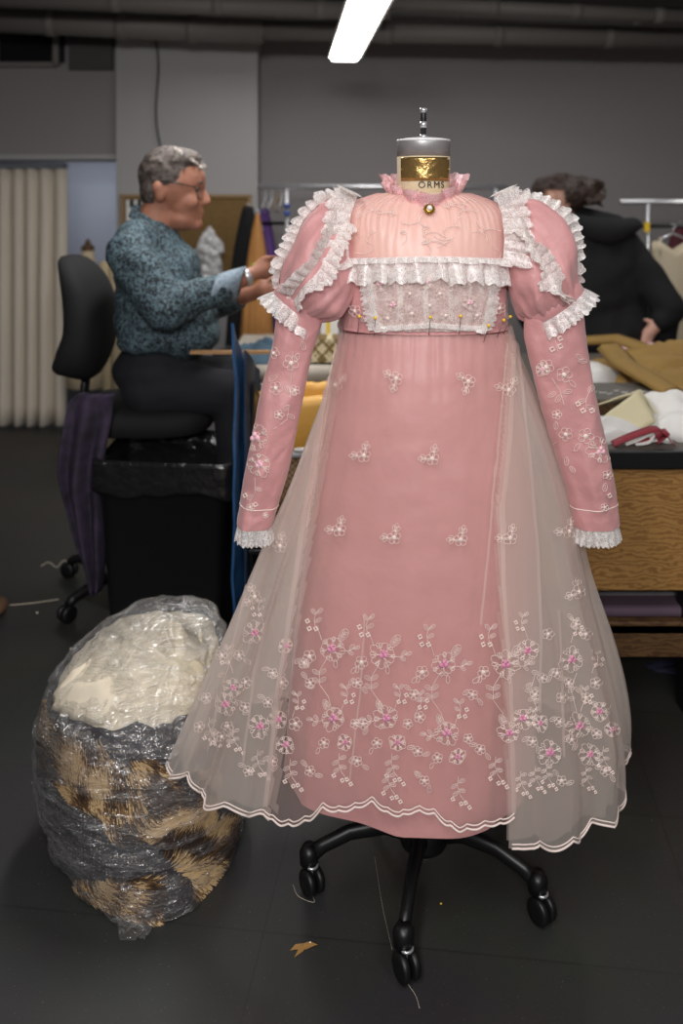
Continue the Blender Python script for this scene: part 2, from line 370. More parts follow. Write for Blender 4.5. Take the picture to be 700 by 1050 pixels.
# ---- skirt surfaces (rows given in pixels of the plane through the form's axis)
UR = [(335, 352, 520, .121, .10), (400, 340, 531, .145, .14), (500, 324, 545, .175, .17), (600, 308, 548, .205, .2), (700, 296, 545, .235, .22), (776, 290, 543, .252, .23)]
def under_ring(py, n=128):
    xl, xr, df, db = sint(UR, py); cx = (FX*2+((xl+xr)/2-350)/450*0)/2; t = (py-335)/441; out = []
    for k in range(n):
        a = 2*PI*k/n; ca, sa = math.cos(a), math.sin(a)
        hw = (xr-434)/450 if ca > 0 else (434-xl)/450
        m = 1+t*(.022*math.cos(5*a+.6)+.014*math.cos(11*a+1)+.03*nz(ca*2.2, sa*2.2, t*1.2)+.022*(1-abs(math.sin(4.5*a+1.2+.6*t)))**3)+.007*nz(ca*3, sa*3, py*.035)+.012*max(0, 1-t*3.2)*nz(ca*9+t*2, sa*9, t*3)+.006*math.cos(40*a)*max(0, 1-t*9)
        out.append(Vector((FX+hw*m*ca, FY+(df if sa < 0 else db)*m*sa, zc(py))))
    return out
prow = [335+441*i/70 for i in range(71)]
MB().loft([under_ring(p) for p in prow]).build('underskirt', M_pinkl, dress)
OR = [(333, 349, 523, .127, .10, .127), (360, 345, 531, .145, .13, .145), (400, 334, 547, .163, .16, .163), (450, 316, 565, .178, .19, .19), (500, 297, 580, .195, .21, .21), (560, 271, 592, .213, .24, .245),
      (600, 256, 601, .226, .26, .27), (650, 235, 615, .240, .28, .30), (700, 212, 627, .252, .3, .33), (740, 196, 632, .26, .31, .35), (790, 177, 630, .27, .32, .36)]
def over_pt(a, py):
    xl, xr, dfl, db, dfr = sint(OR, py); t = (py-333)/457; ca, sa = math.cos(a), math.sin(a)
    hw = (xr-434)/450 if ca > 0 else (434-xl)/450
    w = max(0, ca); df = dfl+(dfr-dfl)*w**.8
    front = max(0, -sa)**2*(1-.75*w)                  # calm front panel
    amp = t**.8*(1-.8*front)
    m = 1+amp*(.042*math.cos(13*a+.5+.8*nz(ca*2,sa*2,1))+.026*math.cos(24*a+2+t)+.04*nz(ca*3, sa*3, t*1.1+5))+.010*math.cos(46*a+2*nz(ca*4, sa*4, 0))*max(0, 1-t*7)
    m += .010*nz(ca*3, sa*3, t*4)+amp*.05*(1-abs(math.sin(8.5*a+1.5*nz(ca*2, sa*2, t*.8))))**4
    if sa < 0: m = max(m, 1-.02*t)
    ca2 = math.copysign(abs(ca)**.95, ca)
    return Vector((FX+hw*m*ca2, FY+(df if sa < 0 else db)*m*sa, zc(py)))
NA, NR = 420, 90
over = MB(); rows = []
HEMR = lambda a: 769+10*max(0, math.cos(a))*1.0+ (14 if math.cos(a) > .2 else 0)*max(0, -math.sin(a))
def hem_ref(a):
    ca, sa = math.cos(a), math.sin(a)
    base = 767+max(0, ca)*max(0, -sa)*6+max(0, ca)*(-6)*(1-max(0, -sa))+max(0, sa)*10
    return base+7*abs(math.sin(a*17+.3))+4*abs(math.sin(a*6+1))
angs = [2*PI*k/NA for k in range(NA)]
for i in range(NR+1):
    t = i/NR; rows.append([over_pt(a, 333+(hem_ref(a)-333)*t) for a in angs])
over.loft(rows); bv_over = over.bvh()
full = MB().loft([[over_pt(a, 333+(800-333)*i/60) for a in angs] for i in range(61)]); bv_full = full.bvh()
def px_of(p): return (350+p.x/p.y*F, 200+(CAMZ-p.z)/p.y*F)
FL = [(340, 347), (400, 335), (500, 318), (600, 301), (700, 286), (828, 272), (870, 268)]
FRt = [(340, 526), (450, 521), (520, 514), (600, 517), (700, 523), (836, 527), (870, 527)]
def infront(p): return p.y < FY-.02
keep = []
for f in over.f:
    c = sum((over.v[i] for i in f), Vector())/4
    if infront(c):
        x, y = px_of(c)
        if interp(FL, y)[0]+5 < x < interp(FRt, y)[0]-5: continue
    keep.append(f)
def compact(v, f):
    used = sorted({i for q in f for i in q}); mp = {u: k for k, u in enumerate(used)}
    mb = MB(); mb.v = [v[i] for i in used]; mb.f = [tuple(mp[i] for i in q) for q in f]; return mb
compact(over.v, keep).build('overskirt', S_over, dress)
# second, shorter sheer layer hanging inside the wings
inn = MB().loft([[Vector((FX+(q.x-FX)*.955+.004*math.sin(a*31), FY+(q.y-FY)*.94+.004*math.cos(a*27), q.z)) for a, q in ((a, over_pt(a+.05, 336+(hem_ref(a+.05)-3-336)*i/60)) for a in angs)] for i in range(61)])
keep2 = []
for f in inn.f:
    c = sum((inn.v[i] for i in f), Vector())/4; x, y = px_of(c)
    if infront(c) and interp(FL, y)[0]+12 < x < interp(FRt, y)[0]-8: continue
    keep2.append(f)
compact(inn.v, keep2).build('inner_layer', S_inner, dress)
lastd = [2.0]
def proj(bv, x, y, off=0.0, lim=None):
    d = ray(x, y); h = bv.ray_cast(CAM, d)
    if h[0] is not None and (lim is None or h[0].y < lim):
        lastd[0] = h[0].y; n = h[1]
        if n.dot(d) > 0: n = -n
        return h[0]+n*off, n
    return W(x, y, lastd[0])-d*off, -d
# hem trim of the wings
hem = rows[-1]
# double piped border following every scallop
def hem_run(idx):
    pts = [hem[k % NA] for k in idx]; up = [rows[-2][k % NA] for k in idx]
    mb = MB().tube(pts, .0022, n=6)
    up2 = [p+(u-p).normalized()*.008 for p, u in zip(pts, up)]
    mb.tube(up2, .0014, n=5); return mb
def hang(k):
    p = hem[k % NA]; x, y = px_of(p); return infront(p) and interp(FL, y)[0]+5 < x < interp(FRt, y)[0]-5
st = next(k for k in range(NA) if hang(k) and not hang(k+1))
run = [k for k in range(st+1, st+NA) if not hang(k)]
hem_run(run).build('hem_border', M_thread, dress)
# front panel
HEMF = [(268, 828), (278, 837), (290, 843), (302, 844), (320, 838), (331, 826), (345, 830), (365, 826), (382, 820), (395, 830), (410, 834), (425, 829), (444, 831), (458, 843), (472, 849), (490, 846), (503, 843), (515, 842), (530, 834)]
fp = MB(); NU, NV = 150, 110; rr = []
for j in range(NV+1):
    v = j/NV; r_ = []
    for i in range(NU+1):
        u = i/NU; xb = lerp(272, 527, u); yb = interp(HEMF, xb)[0]+1.8*abs(math.sin(xb*.19))*1.6; y = lerp(343, yb, v)
        x = lerp(interp(FL, y)[0], interp(FRt, y)[0], u)
        wr = .0035*nz(x*.012, y*.05, 3)*(1-v)+.002*nz(x*.05+y*.02, y*.03, 7)+.0012*math.sin(x*.55+2*nz(x*.05, y*.01, 0))*max(0, 1-v*5)
        r_.append(proj(bv_full, x, y, .004+wr)[0])
    rr.append(r_)
fp.loft(rr, closed=False); fpo = fp.build('front_panel', S_front, dress)
MB().tube(rr[-1], .002, n=6).tube([p+(q-p).normalized()*.008 for p, q in zip(rr[-1], rr[-2])], .0013, n=5).build('hem_border', M_thread, dress)
def strip(bv, pxs, w, m, name, parent, off=.003, lim=None):
    pts = []
    for (x0, y0), (x1, y1) in zip(pxs, pxs[1:]):
        k = max(2, int(math.hypot(x1-x0, y1-y0)/4))
        pts += [(lerp(x0, x1, q/k), lerp(y0, y1, q/k)) for q in range(k)]
    pts.append(pxs[-1]); ra = []; rb = []
    for q, (x, y) in enumerate(pts):
        x += .6*nz(y*.05, x*.01, 1); ra.append(proj(bv, x-w/2, y, off, lim)[0]); rb.append(proj(bv, x+w/2, y, off, lim)[0])
    return MB().loft([ra, rb], closed=False).build(name, m, parent)
S_seam = sheer('organza_seam', srgb(252, 238, 230), .42, .2)
for pts, w in [([(346, 352), (336, 400), (318, 505), (302, 600), (286, 705), (273, 826)], 4.5), ([(525, 350), (521, 450), (514, 520), (516, 600), (523, 700), (526, 832)], 4.5),
               ([(518, 352), (508, 470), (500, 560), (492, 640)], 2.2), ([(528, 350), (541, 470), (549, 560), (553, 640), (552, 730)], 3), ([(374, 628), (370, 700), (358, 800)], 1.8),
               ([(533, 622), (570, 624), (602, 621)], 3), ([(266, 597), (280, 601), (300, 604)], 4), ([(571, 625), (574, 700), (577, 775)], 2.5), ([(285, 606), (262, 690), (250, 780)], 2.5),
               ([(255, 600), (232, 690), (215, 770)], 2.0), ([(340, 380), (330, 450), (316, 540)], 2)]:
    strip(bv_full, pts, w, S_seam, 'seam', dress, off=.006)

# ---- embroidery
class Emb:
    def __init__(s, bv, lim=None): s.bv = bv; s.off = .0022; s.t = MB(); s.ps = []; s.lim = lim; s.r = .00052
    def line(s, pts, closed=False, r=None, mb=None):
        q = [proj(s.bv, x, y, s.off, s.lim)[0] for x, y in pts]
        if any(s.bv.ray_cast(CAM, ray(x, y))[0] is None for x, y in pts): return
        (mb or s.t).tube(q, r or s.r, n=4, closed=closed, cap=False)
    def petal(s, cx, cy, a, l, w, n=9, fill=False):
        pts = []
        for k in range(n):
            t = 2*PI*k/n; u = l*(.5-.5*math.cos(t)); v = w*math.sin(t)*(.6+.4*math.sin(t/2))
            pts.append((cx+u*math.cos(a)-v*math.sin(a), cy+u*math.sin(a)+v*math.cos(a)))
        s.line(pts, True)
        if fill: s.line([(cx+math.cos(a)*l*.2, cy+math.sin(a)*l*.2), (cx+math.cos(a)*l*.75, cy+math.sin(a)*l*.75)])
    def dot(s, x, y, r, mb=None, zf=.5):
        if s.bv.ray_cast(CAM, ray(x, y))[0] is None: return
        p, n = proj(s.bv, x, y, s.off, s.lim); (mb or s.t).ell(p, (r/450, r/450*zf, r/450), n=8, m=5)
    def flower(s, x, y, r, a0=0, n=5, dot=True):
        for k in range(n): s.petal(x, y, a0+2*PI*k/n, r, r*.48)
        if dot: s.dot(x, y, r*.28)
    def leaf(s, x, y, a, l): s.petal(x, y, a, l, l*.28, fill=True)
    def square(s, x, y, r=2.6, a=.3):
        for rr_ in (r, r*.72): s.line([(x+rr_*math.cos(a+k*PI/2), y+rr_*math.sin(a+k*PI/2)) for k in range(4)], True, r=.0010)
    def sprig(s, x, y, a=0):
        s.flower(x, y, 7, a); b = a+PI*1.0
        for db in (-.9, .9):
            cx, cy = x+6.5*math.cos(b+db), y+6.5*math.sin(b+db)
            for q in (-.6, 0, .6): s.petal(cx, cy, b+db+q, 6.4 if q else 8.6, 2.0)
            s.line([(x, y), (cx, cy), (cx+6*math.cos(b+db), cy+6*math.sin(b+db))])
    def stem(s, pts, leaves=(), l=7):
        s.line(pts)
        for (x, y, a) in leaves: s.leaf(x, y, a, l)
    def spray(s, x, y, sx=1, k=1):
        """curved stem running up with leaves at its head and little square blossoms"""
        s.stem([(x, y), (x-3*sx*k, y-9*k), (x-6*sx*k, y-13*k)], [], 7)
        for dx, dy in ((-6, -12), (-13, -12), (-15, -20)): s.square(x+dx*sx*k, y+dy*k, 2.7*k)
        s.stem([(x-7*sx*k, y-15*k), (x-8*sx*k, y-22*k), (x-6*sx*k, y-28*k), (x-3*sx*k, y-31*k)],
               [(x-7*sx*k, y-19*k, -.5 if sx > 0 else PI+.5), (x-6*sx*k, y-27*k, -2.3 if sx > 0 else -.8), (x-5*sx*k, y-28*k, -.7 if sx > 0 else -2.4)], 7.5*k)
    def big(s, x, y, k=1, pink=True):
        a0 = random.uniform(0, 1)
        for q in range(6):
            b = a0+q*PI/3+random.uniform(-.2, .2); cb, sb = math.cos(b), math.sin(b); ln = random.uniform(.72, 1.25)*k
            s.petal(x+2*cb*k, y+2*sb*k, b, 12*ln, 4.6*k, n=12)
            for w in (-.36, .36): s.petal(x+8*k*math.cos(b+w), y+8*k*math.sin(b+w), b+w*1.8, 5.4*ln, 2.0*k, n=8)
        for q in range(4): s.petal(x, y, a0+.5+q*1.57, 5.5*k, 2.0*k, n=8)
        if pink:
            s.ps.append(MB())
            for dx, dy in ((-2.2, 1.4), (2.6, .8), (0.2, -2.4)): s.dot(x+dx*k, y+dy*k, 2.5*k, s.ps[-1], .6)
    def bigleaf(s, x, y, a, k=1):
        s.petal(x, y, a, 15*k, 4.8*k, n=10)
        for q in (3, 6, 9): s.petal(x+q*k*math.cos(a), y+q*k*math.sin(a), a+.6, 4*k, 1.2*k, n=6); s.petal(x+q*k*math.cos(a), y+q*k*math.sin(a), a-.6, 4*k, 1.2*k, n=6)
    def unit_top(s, x, y, k=1):
        s.big(x, y, k); s.flower(x-23*k, y+8*k, 7*k, .3); s.petal(x-28*k, y+13*k, 2.3, 8*k, 2.5*k); s.petal(x-27*k, y+12*k, 1.7, 7*k, 2.2*k)
        s.bigleaf(x+8*k, y-8*k, -.95, k); s.spray(x-10*k, y-9*k, 1, k)
        s.stem([(x+9*k, y+2), (x+18*k, y+2*k), (x+25*k, y-1*k)], [(x+17*k, y+2*k, .6), (x+19*k, y+1*k, -.9), (x+23*k, y, -.35)], 7*k)
        s.petal(x+4*k, y+11*k, 1.5, 9*k, 2.2*k)
    def unit_mid(s, x, y, x2, y2, k=1):
        """stem with paired leaves from a top flower down to the next one"""
        s.line([(x-4*k, y+9*k), (x-13*k, y+24*k), (x-13*k, y+38*k), (x-3*k, y+52*k), (x2-2*k, y2-10*k)])
        for q, (dx, dy) in enumerate(((-13, 27), (-13, 36))):
            s.leaf(x+dx*k, y+dy*k, -.6, 8.5*k); s.leaf(x+dx*k, y+dy*k, PI+.5, 8.5*k)
        s.bigleaf(x2-10*k, y2-20*k, 1.2, .8*k)
    def unit_low(s, x, y, k=1):
        s.big(x, y, k*.95); s.spray(x+8*k, y-7*k, -1, .9*k); s.stem([(x-9*k, y+1), (x-18*k, y+4), (x-25*k, y+1)], [(x-17*k, y+3, 2.4), (x-16*k, y+2, -2.3), (x-22*k, y+1, PI)], 7*k)
        s.flower(x+23*k, y+6*k, 5.5*k, .2)
        s.big(x+12*k, y+26*k, .62*k); s.flower(x-10*k, y+27*k, 6*k, .8); s.petal(x-15*k, y+32*k, 2, 7*k, 2*k)
    def tail(s, x, y, k=1):
        s.stem([(x, y), (x-1, y+10*k), (x+2, y+20*k), (x+8*k, y+28*k)], [(x, y+6*k, -.4), (x-1, y+8*k, 2.6), (x, y+14*k, .2), (x, y+16*k, 2.5)], 7.5*k)
        for dx, dy in ((8, 28), (12, 33), (-6, 24), (3, 29)): s.square(x+dx*k, y+dy*k, 2.4*k)
    def done(s, parent, m1=None, m2=None):
        if s.t.f: o = s.t.build('embroidery', m1 or M_thread, parent, smooth=False)
        for p in s.ps:
            if p.f: p.build('pink_blossom', m2 or M_pthread, parent)
eb = Emb(fp.bvh(), 2.0)
for x, y, a in [(406, 388, -.4), (480, 391, 2.8-PI), (373, 467, .9), (443, 470, .9), (348, 543, .9), (404, 551, .9), (472, 553, .9)]: eb.sprig(x, y, a)
for x, y, x2, y2 in [(340, 665, 342, 736), (393, 671, 396, 736), (455, 681, 458, 751)]:
    eb.unit_top(x, y, .98); eb.unit_mid(x, y, x2, y2, .95)
    if x2 < 515: eb.unit_low(x2, y2, .95)
    else: eb.big(x2, y2, .8)
for x, y in [(348, 772), (399, 790), (402, 772), (470, 796), (298, 778), (508, 775)]: eb.tail(x, y, .95)
eb.big(293, 763, .7); eb.flower(303, 742, 7); eb.spray(300, 735, -1, .8); eb.flower(430, 735, 6); eb.unit_low(425, 752, .01) if 0 else None
eb.spray(425, 735, -1, .85); eb.leaf(425, 790, 1, 8)
for x, y in [(366, 700), (424, 712), (484, 712), (372, 742), (428, 770), (366, 780), (435, 800), (318, 790), (492, 768), (318, 700), (312, 680)]: eb.flower(x, y, 5.5, random.random()); eb.leaf(x+5, y+4, random.uniform(0, 6), 8); eb.leaf(x-3, y-5, random.uniform(2, 4), 8)
eb.done(dress)
eb = Emb(bv_full, 2.02); eb.off = .008
eb.sprig(519, 400, 1.2); eb.sprig(521, 551, .9); eb.unit_top(517, 680, .98); eb.unit_mid(517, 680, 521, 750, .95); eb.big(521, 750, .8)
eb.off = .003
for x, y in [(262, 649), (232, 722), (267, 744)]: eb.big(x, y, .85)
eb.big(286, 737, .7); eb.big(240, 705, .7); eb.big(294, 662, .6)
eb.spray(240, 690, 1, .9); eb.spray(272, 640, 1, .8); eb.tail(216, 735, .9); eb.tail(265, 768, .9); eb.tail(240, 745, .8); eb.stem([(250, 660), (238, 675), (230, 700)], [(238, 675, 2.5), (240, 672, .4), (232, 690, 2.8)], 8)
eb.flower(228, 672, 6); eb.flower(290, 700, 6); eb.flower(253, 700, 6); eb.sprig(262, 612, .3); eb.sprig(288, 560, .9); eb.sprig(345, 395, 1.5); eb.flower(205, 745, 6); eb.spray(225, 770, 1, .6)
for x, y, k in [(540, 667, .85), (585, 676, .9), (536, 736, .8), (553, 741, .6), (593, 744, .9), (563, 771, .95), (604, 773, .8), (614, 729, .75), (627, 748, .6)]: eb.big(x, y, k)
for x, y in [(546, 660, ), (590, 665), (600, 735), (557, 757)]: eb.spray(x-6, y-6, 1 if x < 570 else -1, .8)
for x, y in [(560, 782), (600, 785), (548, 785), (534, 790), (618, 765)]: eb.tail(x, y, .8)
eb.flower(575, 715, 6); eb.flower(561, 650, 6); eb.flower(610, 700, 6); eb.sprig(592, 607, .5); eb.sprig(582, 545, .9); eb.flower(600, 650, 6); eb.spray(606, 690, -1, .7)
for x, y in [(548, 712), (582, 700), (573, 740), (611, 752), (585, 758), (600, 715), (570, 690), (555, 695), (545, 760), (620, 790), (575, 800), (590, 640), (235, 745), (252, 725), (212, 715), (246, 672), (228, 755), (280, 690), (255, 790), (280, 780), (275, 720)]: eb.flower(x, y, 5.5, random.random()); eb.leaf(x+5, y+4, random.uniform(0, 6), 8); eb.leaf(x-3, y-5, random.uniform(2, 4), 8)
eb.stem([(590, 690), (584, 705), (590, 730)], [(585, 700, 2.6), (587, 705, .4), (588, 715, 2.8)], 8); eb.stem([(548, 690), (544, 705), (550, 730)], [(545, 700, 2.6), (546, 705, .4), (548, 715, 2.8)], 8)
eb.done(dress)

# ---- bodice, yoke
bod = MB().loft([torso_ring(262+73*i/24, 160, .004, lambda a, py: .0035*nz(math.cos(a)*6, math.sin(a)*6, py*.05)+.0015*math.cos(50*a)*max(0, (py-315)/20)) for i in range(25)])
bod.build('bodice', M_pink, dress)
M_yoke = mat('yoke_lining', srgb(236, 212, 198), .7, noise_amt=.04)
yk = MB().loft([torso_ring(200+64*i/20, 160, .003) for i in range(21)]); yk.build('yoke', M_yoke, dress)
tall = MB().loft([torso_ring(190+146*i/40, 160, .004) for i in range(41)]); bv_t = tall.bvh()
org = MB().loft([torso_ring(198+66*i/24, 320, .009, lambda a, py: (.0028*math.cos(58*a+3*nz(math.cos(a)*5, math.sin(a)*5, py*.03))+.002*nz(math.cos(a)*14, math.sin(a)*14, py*.06))*max(.15, 1-(py-198)/55)) for i in range(25)])
org.build('yoke_overlay', S_yoke, dress)
eb = Emb(bv_t); eb.r = .0006; eb.off = .009
for k in range(26):
    x, y = random.uniform(368, 506), random.uniform(213, 258); a = random.uniform(0, 6.28)
    eb.line([(x+5*q*math.cos(a+.35*q), y+3.2*q*math.sin(a+.35*q)) for q in range(5)])
    if k % 3 == 0: eb.leaf(x, y, a, 7)
eb.done(dress)
MB().tube([proj(bv_t, x, 265.5, .008)[0] for x in range(358, 518, 4)], .0028, n=8).build('piping', M_pink, dress)
MB().loft([[p+Vector(((p.x-FX)*.03, (p.y-FY)*.03, dz)) for p in torso_ring(333, 160, .004)] for dz in (-.003, -.001, .001, .003)]).build('waistband', M_pink, dress)

def ruffle3(pts, wd, nd, width, amp=.007, per=.02, lift=.006, nv=6, seed=0, scal=.12, vary=0.0, closed=False):
    pts = [Vector(p) for p in pts]; L = [0]
    for a_, b_ in zip(pts, pts[1:]): L.append(L[-1]+(b_-a_).length)
    n = max(8, int(L[-1]/per*9)); rows_ = [[] for _ in range(nv+1)]
    for i in range(n+1):
        s = L[-1]*i/n; k = 0
        while k < len(L)-2 and L[k+1] < s: k += 1
        t = (s-L[k])/max(1e-9, L[k+1]-L[k]); p = pts[k].lerp(pts[k+1], t); w = wd[k].lerp(wd[k+1], t).normalized(); nn = nd[k].lerp(nd[k+1], t).normalized()
        td = (pts[k+1]-pts[k]).normalized(); ph = 2*PI*s/per+2.2*nz(s*22, seed, 0)
        A = amp*(1+.5*nz(s*40, seed, 4)); wv = width*(1+vary*nz(s*30, seed, 9))*(1 if (pts[0]-pts[-1]).length < .02 else (.25+.75*min(1, s/.022, (L[-1]-s)/.022))); sc_ = 1+scal*(abs(math.sin(ph*1.5+1))-.5)
        for j in range(nv+1):
            v = j/nv; e = v**.8
            rows_[j].append(p+w*wv*v*(sc_ if j == nv else 1)+nn*(lift*e+A*e*math.cos(ph))+td*(A*.7*e*math.sin(ph*1.0+.6)))
    return MB().loft(rows_, closed=False)
def dense(path, st=3):
    out = []
    for (x0, y0), (x1, y1) in zip(path, path[1:]):
        k = max(1, int(math.hypot(x1-x0, y1-y0)/st)); out += [(lerp(x0, x1, q/k), lerp(y0, y1, q/k)) for q in range(k)]
    return out+[path[-1]]
def px_ruffle(bv, path, side, wpx, name, m, parent, off=.008, **k):
    path = dense(path); pts = []; wd = []; nd = []; sm = []
    for i in range(len(path)):
        a_ = path[max(0, i-3)]; b_ = path[min(len(path)-1, i+3)]; dx, dy = b_[0]-a_[0], b_[1]-a_[1]; l = math.hypot(dx, dy); sm.append((-dy/l*side, dx/l*side))
    for (x, y), (nx, ny) in zip(path, sm):
        p, n = proj(bv, x, y, off); q, n2 = proj(bv, x+nx*wpx, y+ny*wpx, off)
        if (q-p).length > wpx/450*1.8: q = p+(W(x+nx*wpx, y+ny*wpx, p.y)-p)
        pts.append(p); wd.append((q-p).normalized()); nd.append(n)
    return ruffle3(pts, wd, nd, wpx/450, **k).build(name, m, parent)
# yoke ruffle: down the left side, across, up the right side
px_ruffle(bv_t, [(372, 203), (365, 222), (363, 245), (364, 264), (368, 272)], 1, 19, 'lace_ruffle', S_lace, dress, per=.024, amp=.009, seed=1, off=.018, lift=.016)
px_ruffle(bv_t, [(501, 203), (508, 222), (510, 245), (509, 264), (505, 272)], -1, 19, 'lace_ruffle', S_lace, dress, per=.024, amp=.009, seed=2, off=.018, lift=.016)
px_ruffle(bv_t, [(352, 268), (358, 267), (400, 265), (440, 264), (480, 265), (513, 267), (521, 268)], 1, 23, 'lace_ruffle', S_lace, dress, per=.042, amp=.010, seed=3, off=.011, lift=.008, vary=.25, scal=.2)
px_ruffle(bv_t, [(352, 267), (358, 265), (400, 264), (440, 263), (480, 264), (513, 265), (521, 266)], 1, 6, 'lace_ruffle', S_lace, dress, per=.022, amp=.003, seed=5, off=.014, lift=.006, vary=.3)
# centre panel of gathered net
lp = []
for j in range(31):
    v = j/30; y = lerp(276, 339, v); r_ = []
    for i in range(121):
        u = i/120; x = lerp(lerp(374, 386, v), lerp(508, 497, v), u)
        r_.append(proj(bv_t, x, y, .007+.0022*math.sin(u*70+2*nz(u*8, v*2, 0))*(.6+.4*v))[0])
    lp.append(r_)
MB().loft(lp, closed=False).build('lace_panel', S_panel, dress)
px_ruffle(bv_t, [(384, 280), (386, 305), (391, 330), (399, 336)], 1, 14, 'lace_edging', S_lace, dress, per=.03, amp=.002, seed=6, off=.011, lift=.002, scal=.3)
px_ruffle(bv_t, [(498, 280), (497, 305), (492, 330), (484, 336)], -1, 14, 'lace_edging', S_lace, dress, per=.03, amp=.002, seed=7, off=.011, lift=.002, scal=.3)
px_ruffle(bv_t, [(392, 333), (440, 329), (490, 333)], 1, 5, 'lace_edging', S_lace, dress, per=.03, amp=.001, seed=8, off=.011, lift=.002)
for x in (438, 413, 463):
    px_ruffle(bv_t, [(x, 284), (x+1, 332)], 1, 5, 'lace_edging', S_net, dress, per=.03, amp=.001, seed=x, off=.010, lift=.001)
eb = Emb(tall.bvh()); eb.r = .0005; eb.off = .007
for x, y, kk in [(390, 290, .6), (403, 311, .6), (436, 288, .6), (475, 286, .6), (480, 309, .6)]: eb.big(x, y, kk)
for x, y in [(420, 300), (440, 312), (456, 322), (462, 292), (422, 320), (398, 325), (450, 300), (487, 322), (509, 315), (366, 318)]: eb.flower(x, y, 6, random.random()); eb.leaf(x+5, y+5, 1, 7); eb.leaf(x-5, y-4, 4, 7)
M_ppale = mat('pale_pink_thread', srgb(244, 190, 204), .5)
for o_ in [eb.t]+eb.ps: o_.v = [p+Vector((0, -.005, 0)) for p in o_.v]
eb.done(dress, m2=M_ppale)
# collar
ring = [Vector((FX+(.071+.002*math.cos(7*a))*math.cos(a), FY+(.098 if math.sin(a) < 0 else .075)*math.sin(a), zc(202+15*max(0, -math.sin(a))-5*max(0, math.sin(a)))+.0015*math.sin(5*a))) for a in [2*PI*k/72 for k in range(73)]]
nd = [Vector((math.cos(2*PI*k/72), math.sin(2*PI*k/72), 0)) for k in range(73)]
MB().tube(ring[:-1], .0045, n=8, closed=True).build('collar_band', M_pink, dress)
ruffle3(ring, [Vector((n.x*.28, n.y*.28, 1)).normalized() for n in nd], nd, .046, amp=.011, per=.042, lift=.008, seed=11, vary=.5).build('collar_ruffle', S_place, dress)
ruffle3(ring, [Vector((n.x*.15, n.y*.15, 1)).normalized() for n in nd], nd, .036, amp=.009, per=.030, lift=.008, seed=12, vary=.5).build('collar_ruffle', S_place, dress)
ruffle3(ring, [Vector((n.x*1, n.y*1, -.7)).normalized() for n in nd], nd, .014, amp=.003, per=.02, lift=.001, seed=13).build('collar_ruffle', S_place, dress)

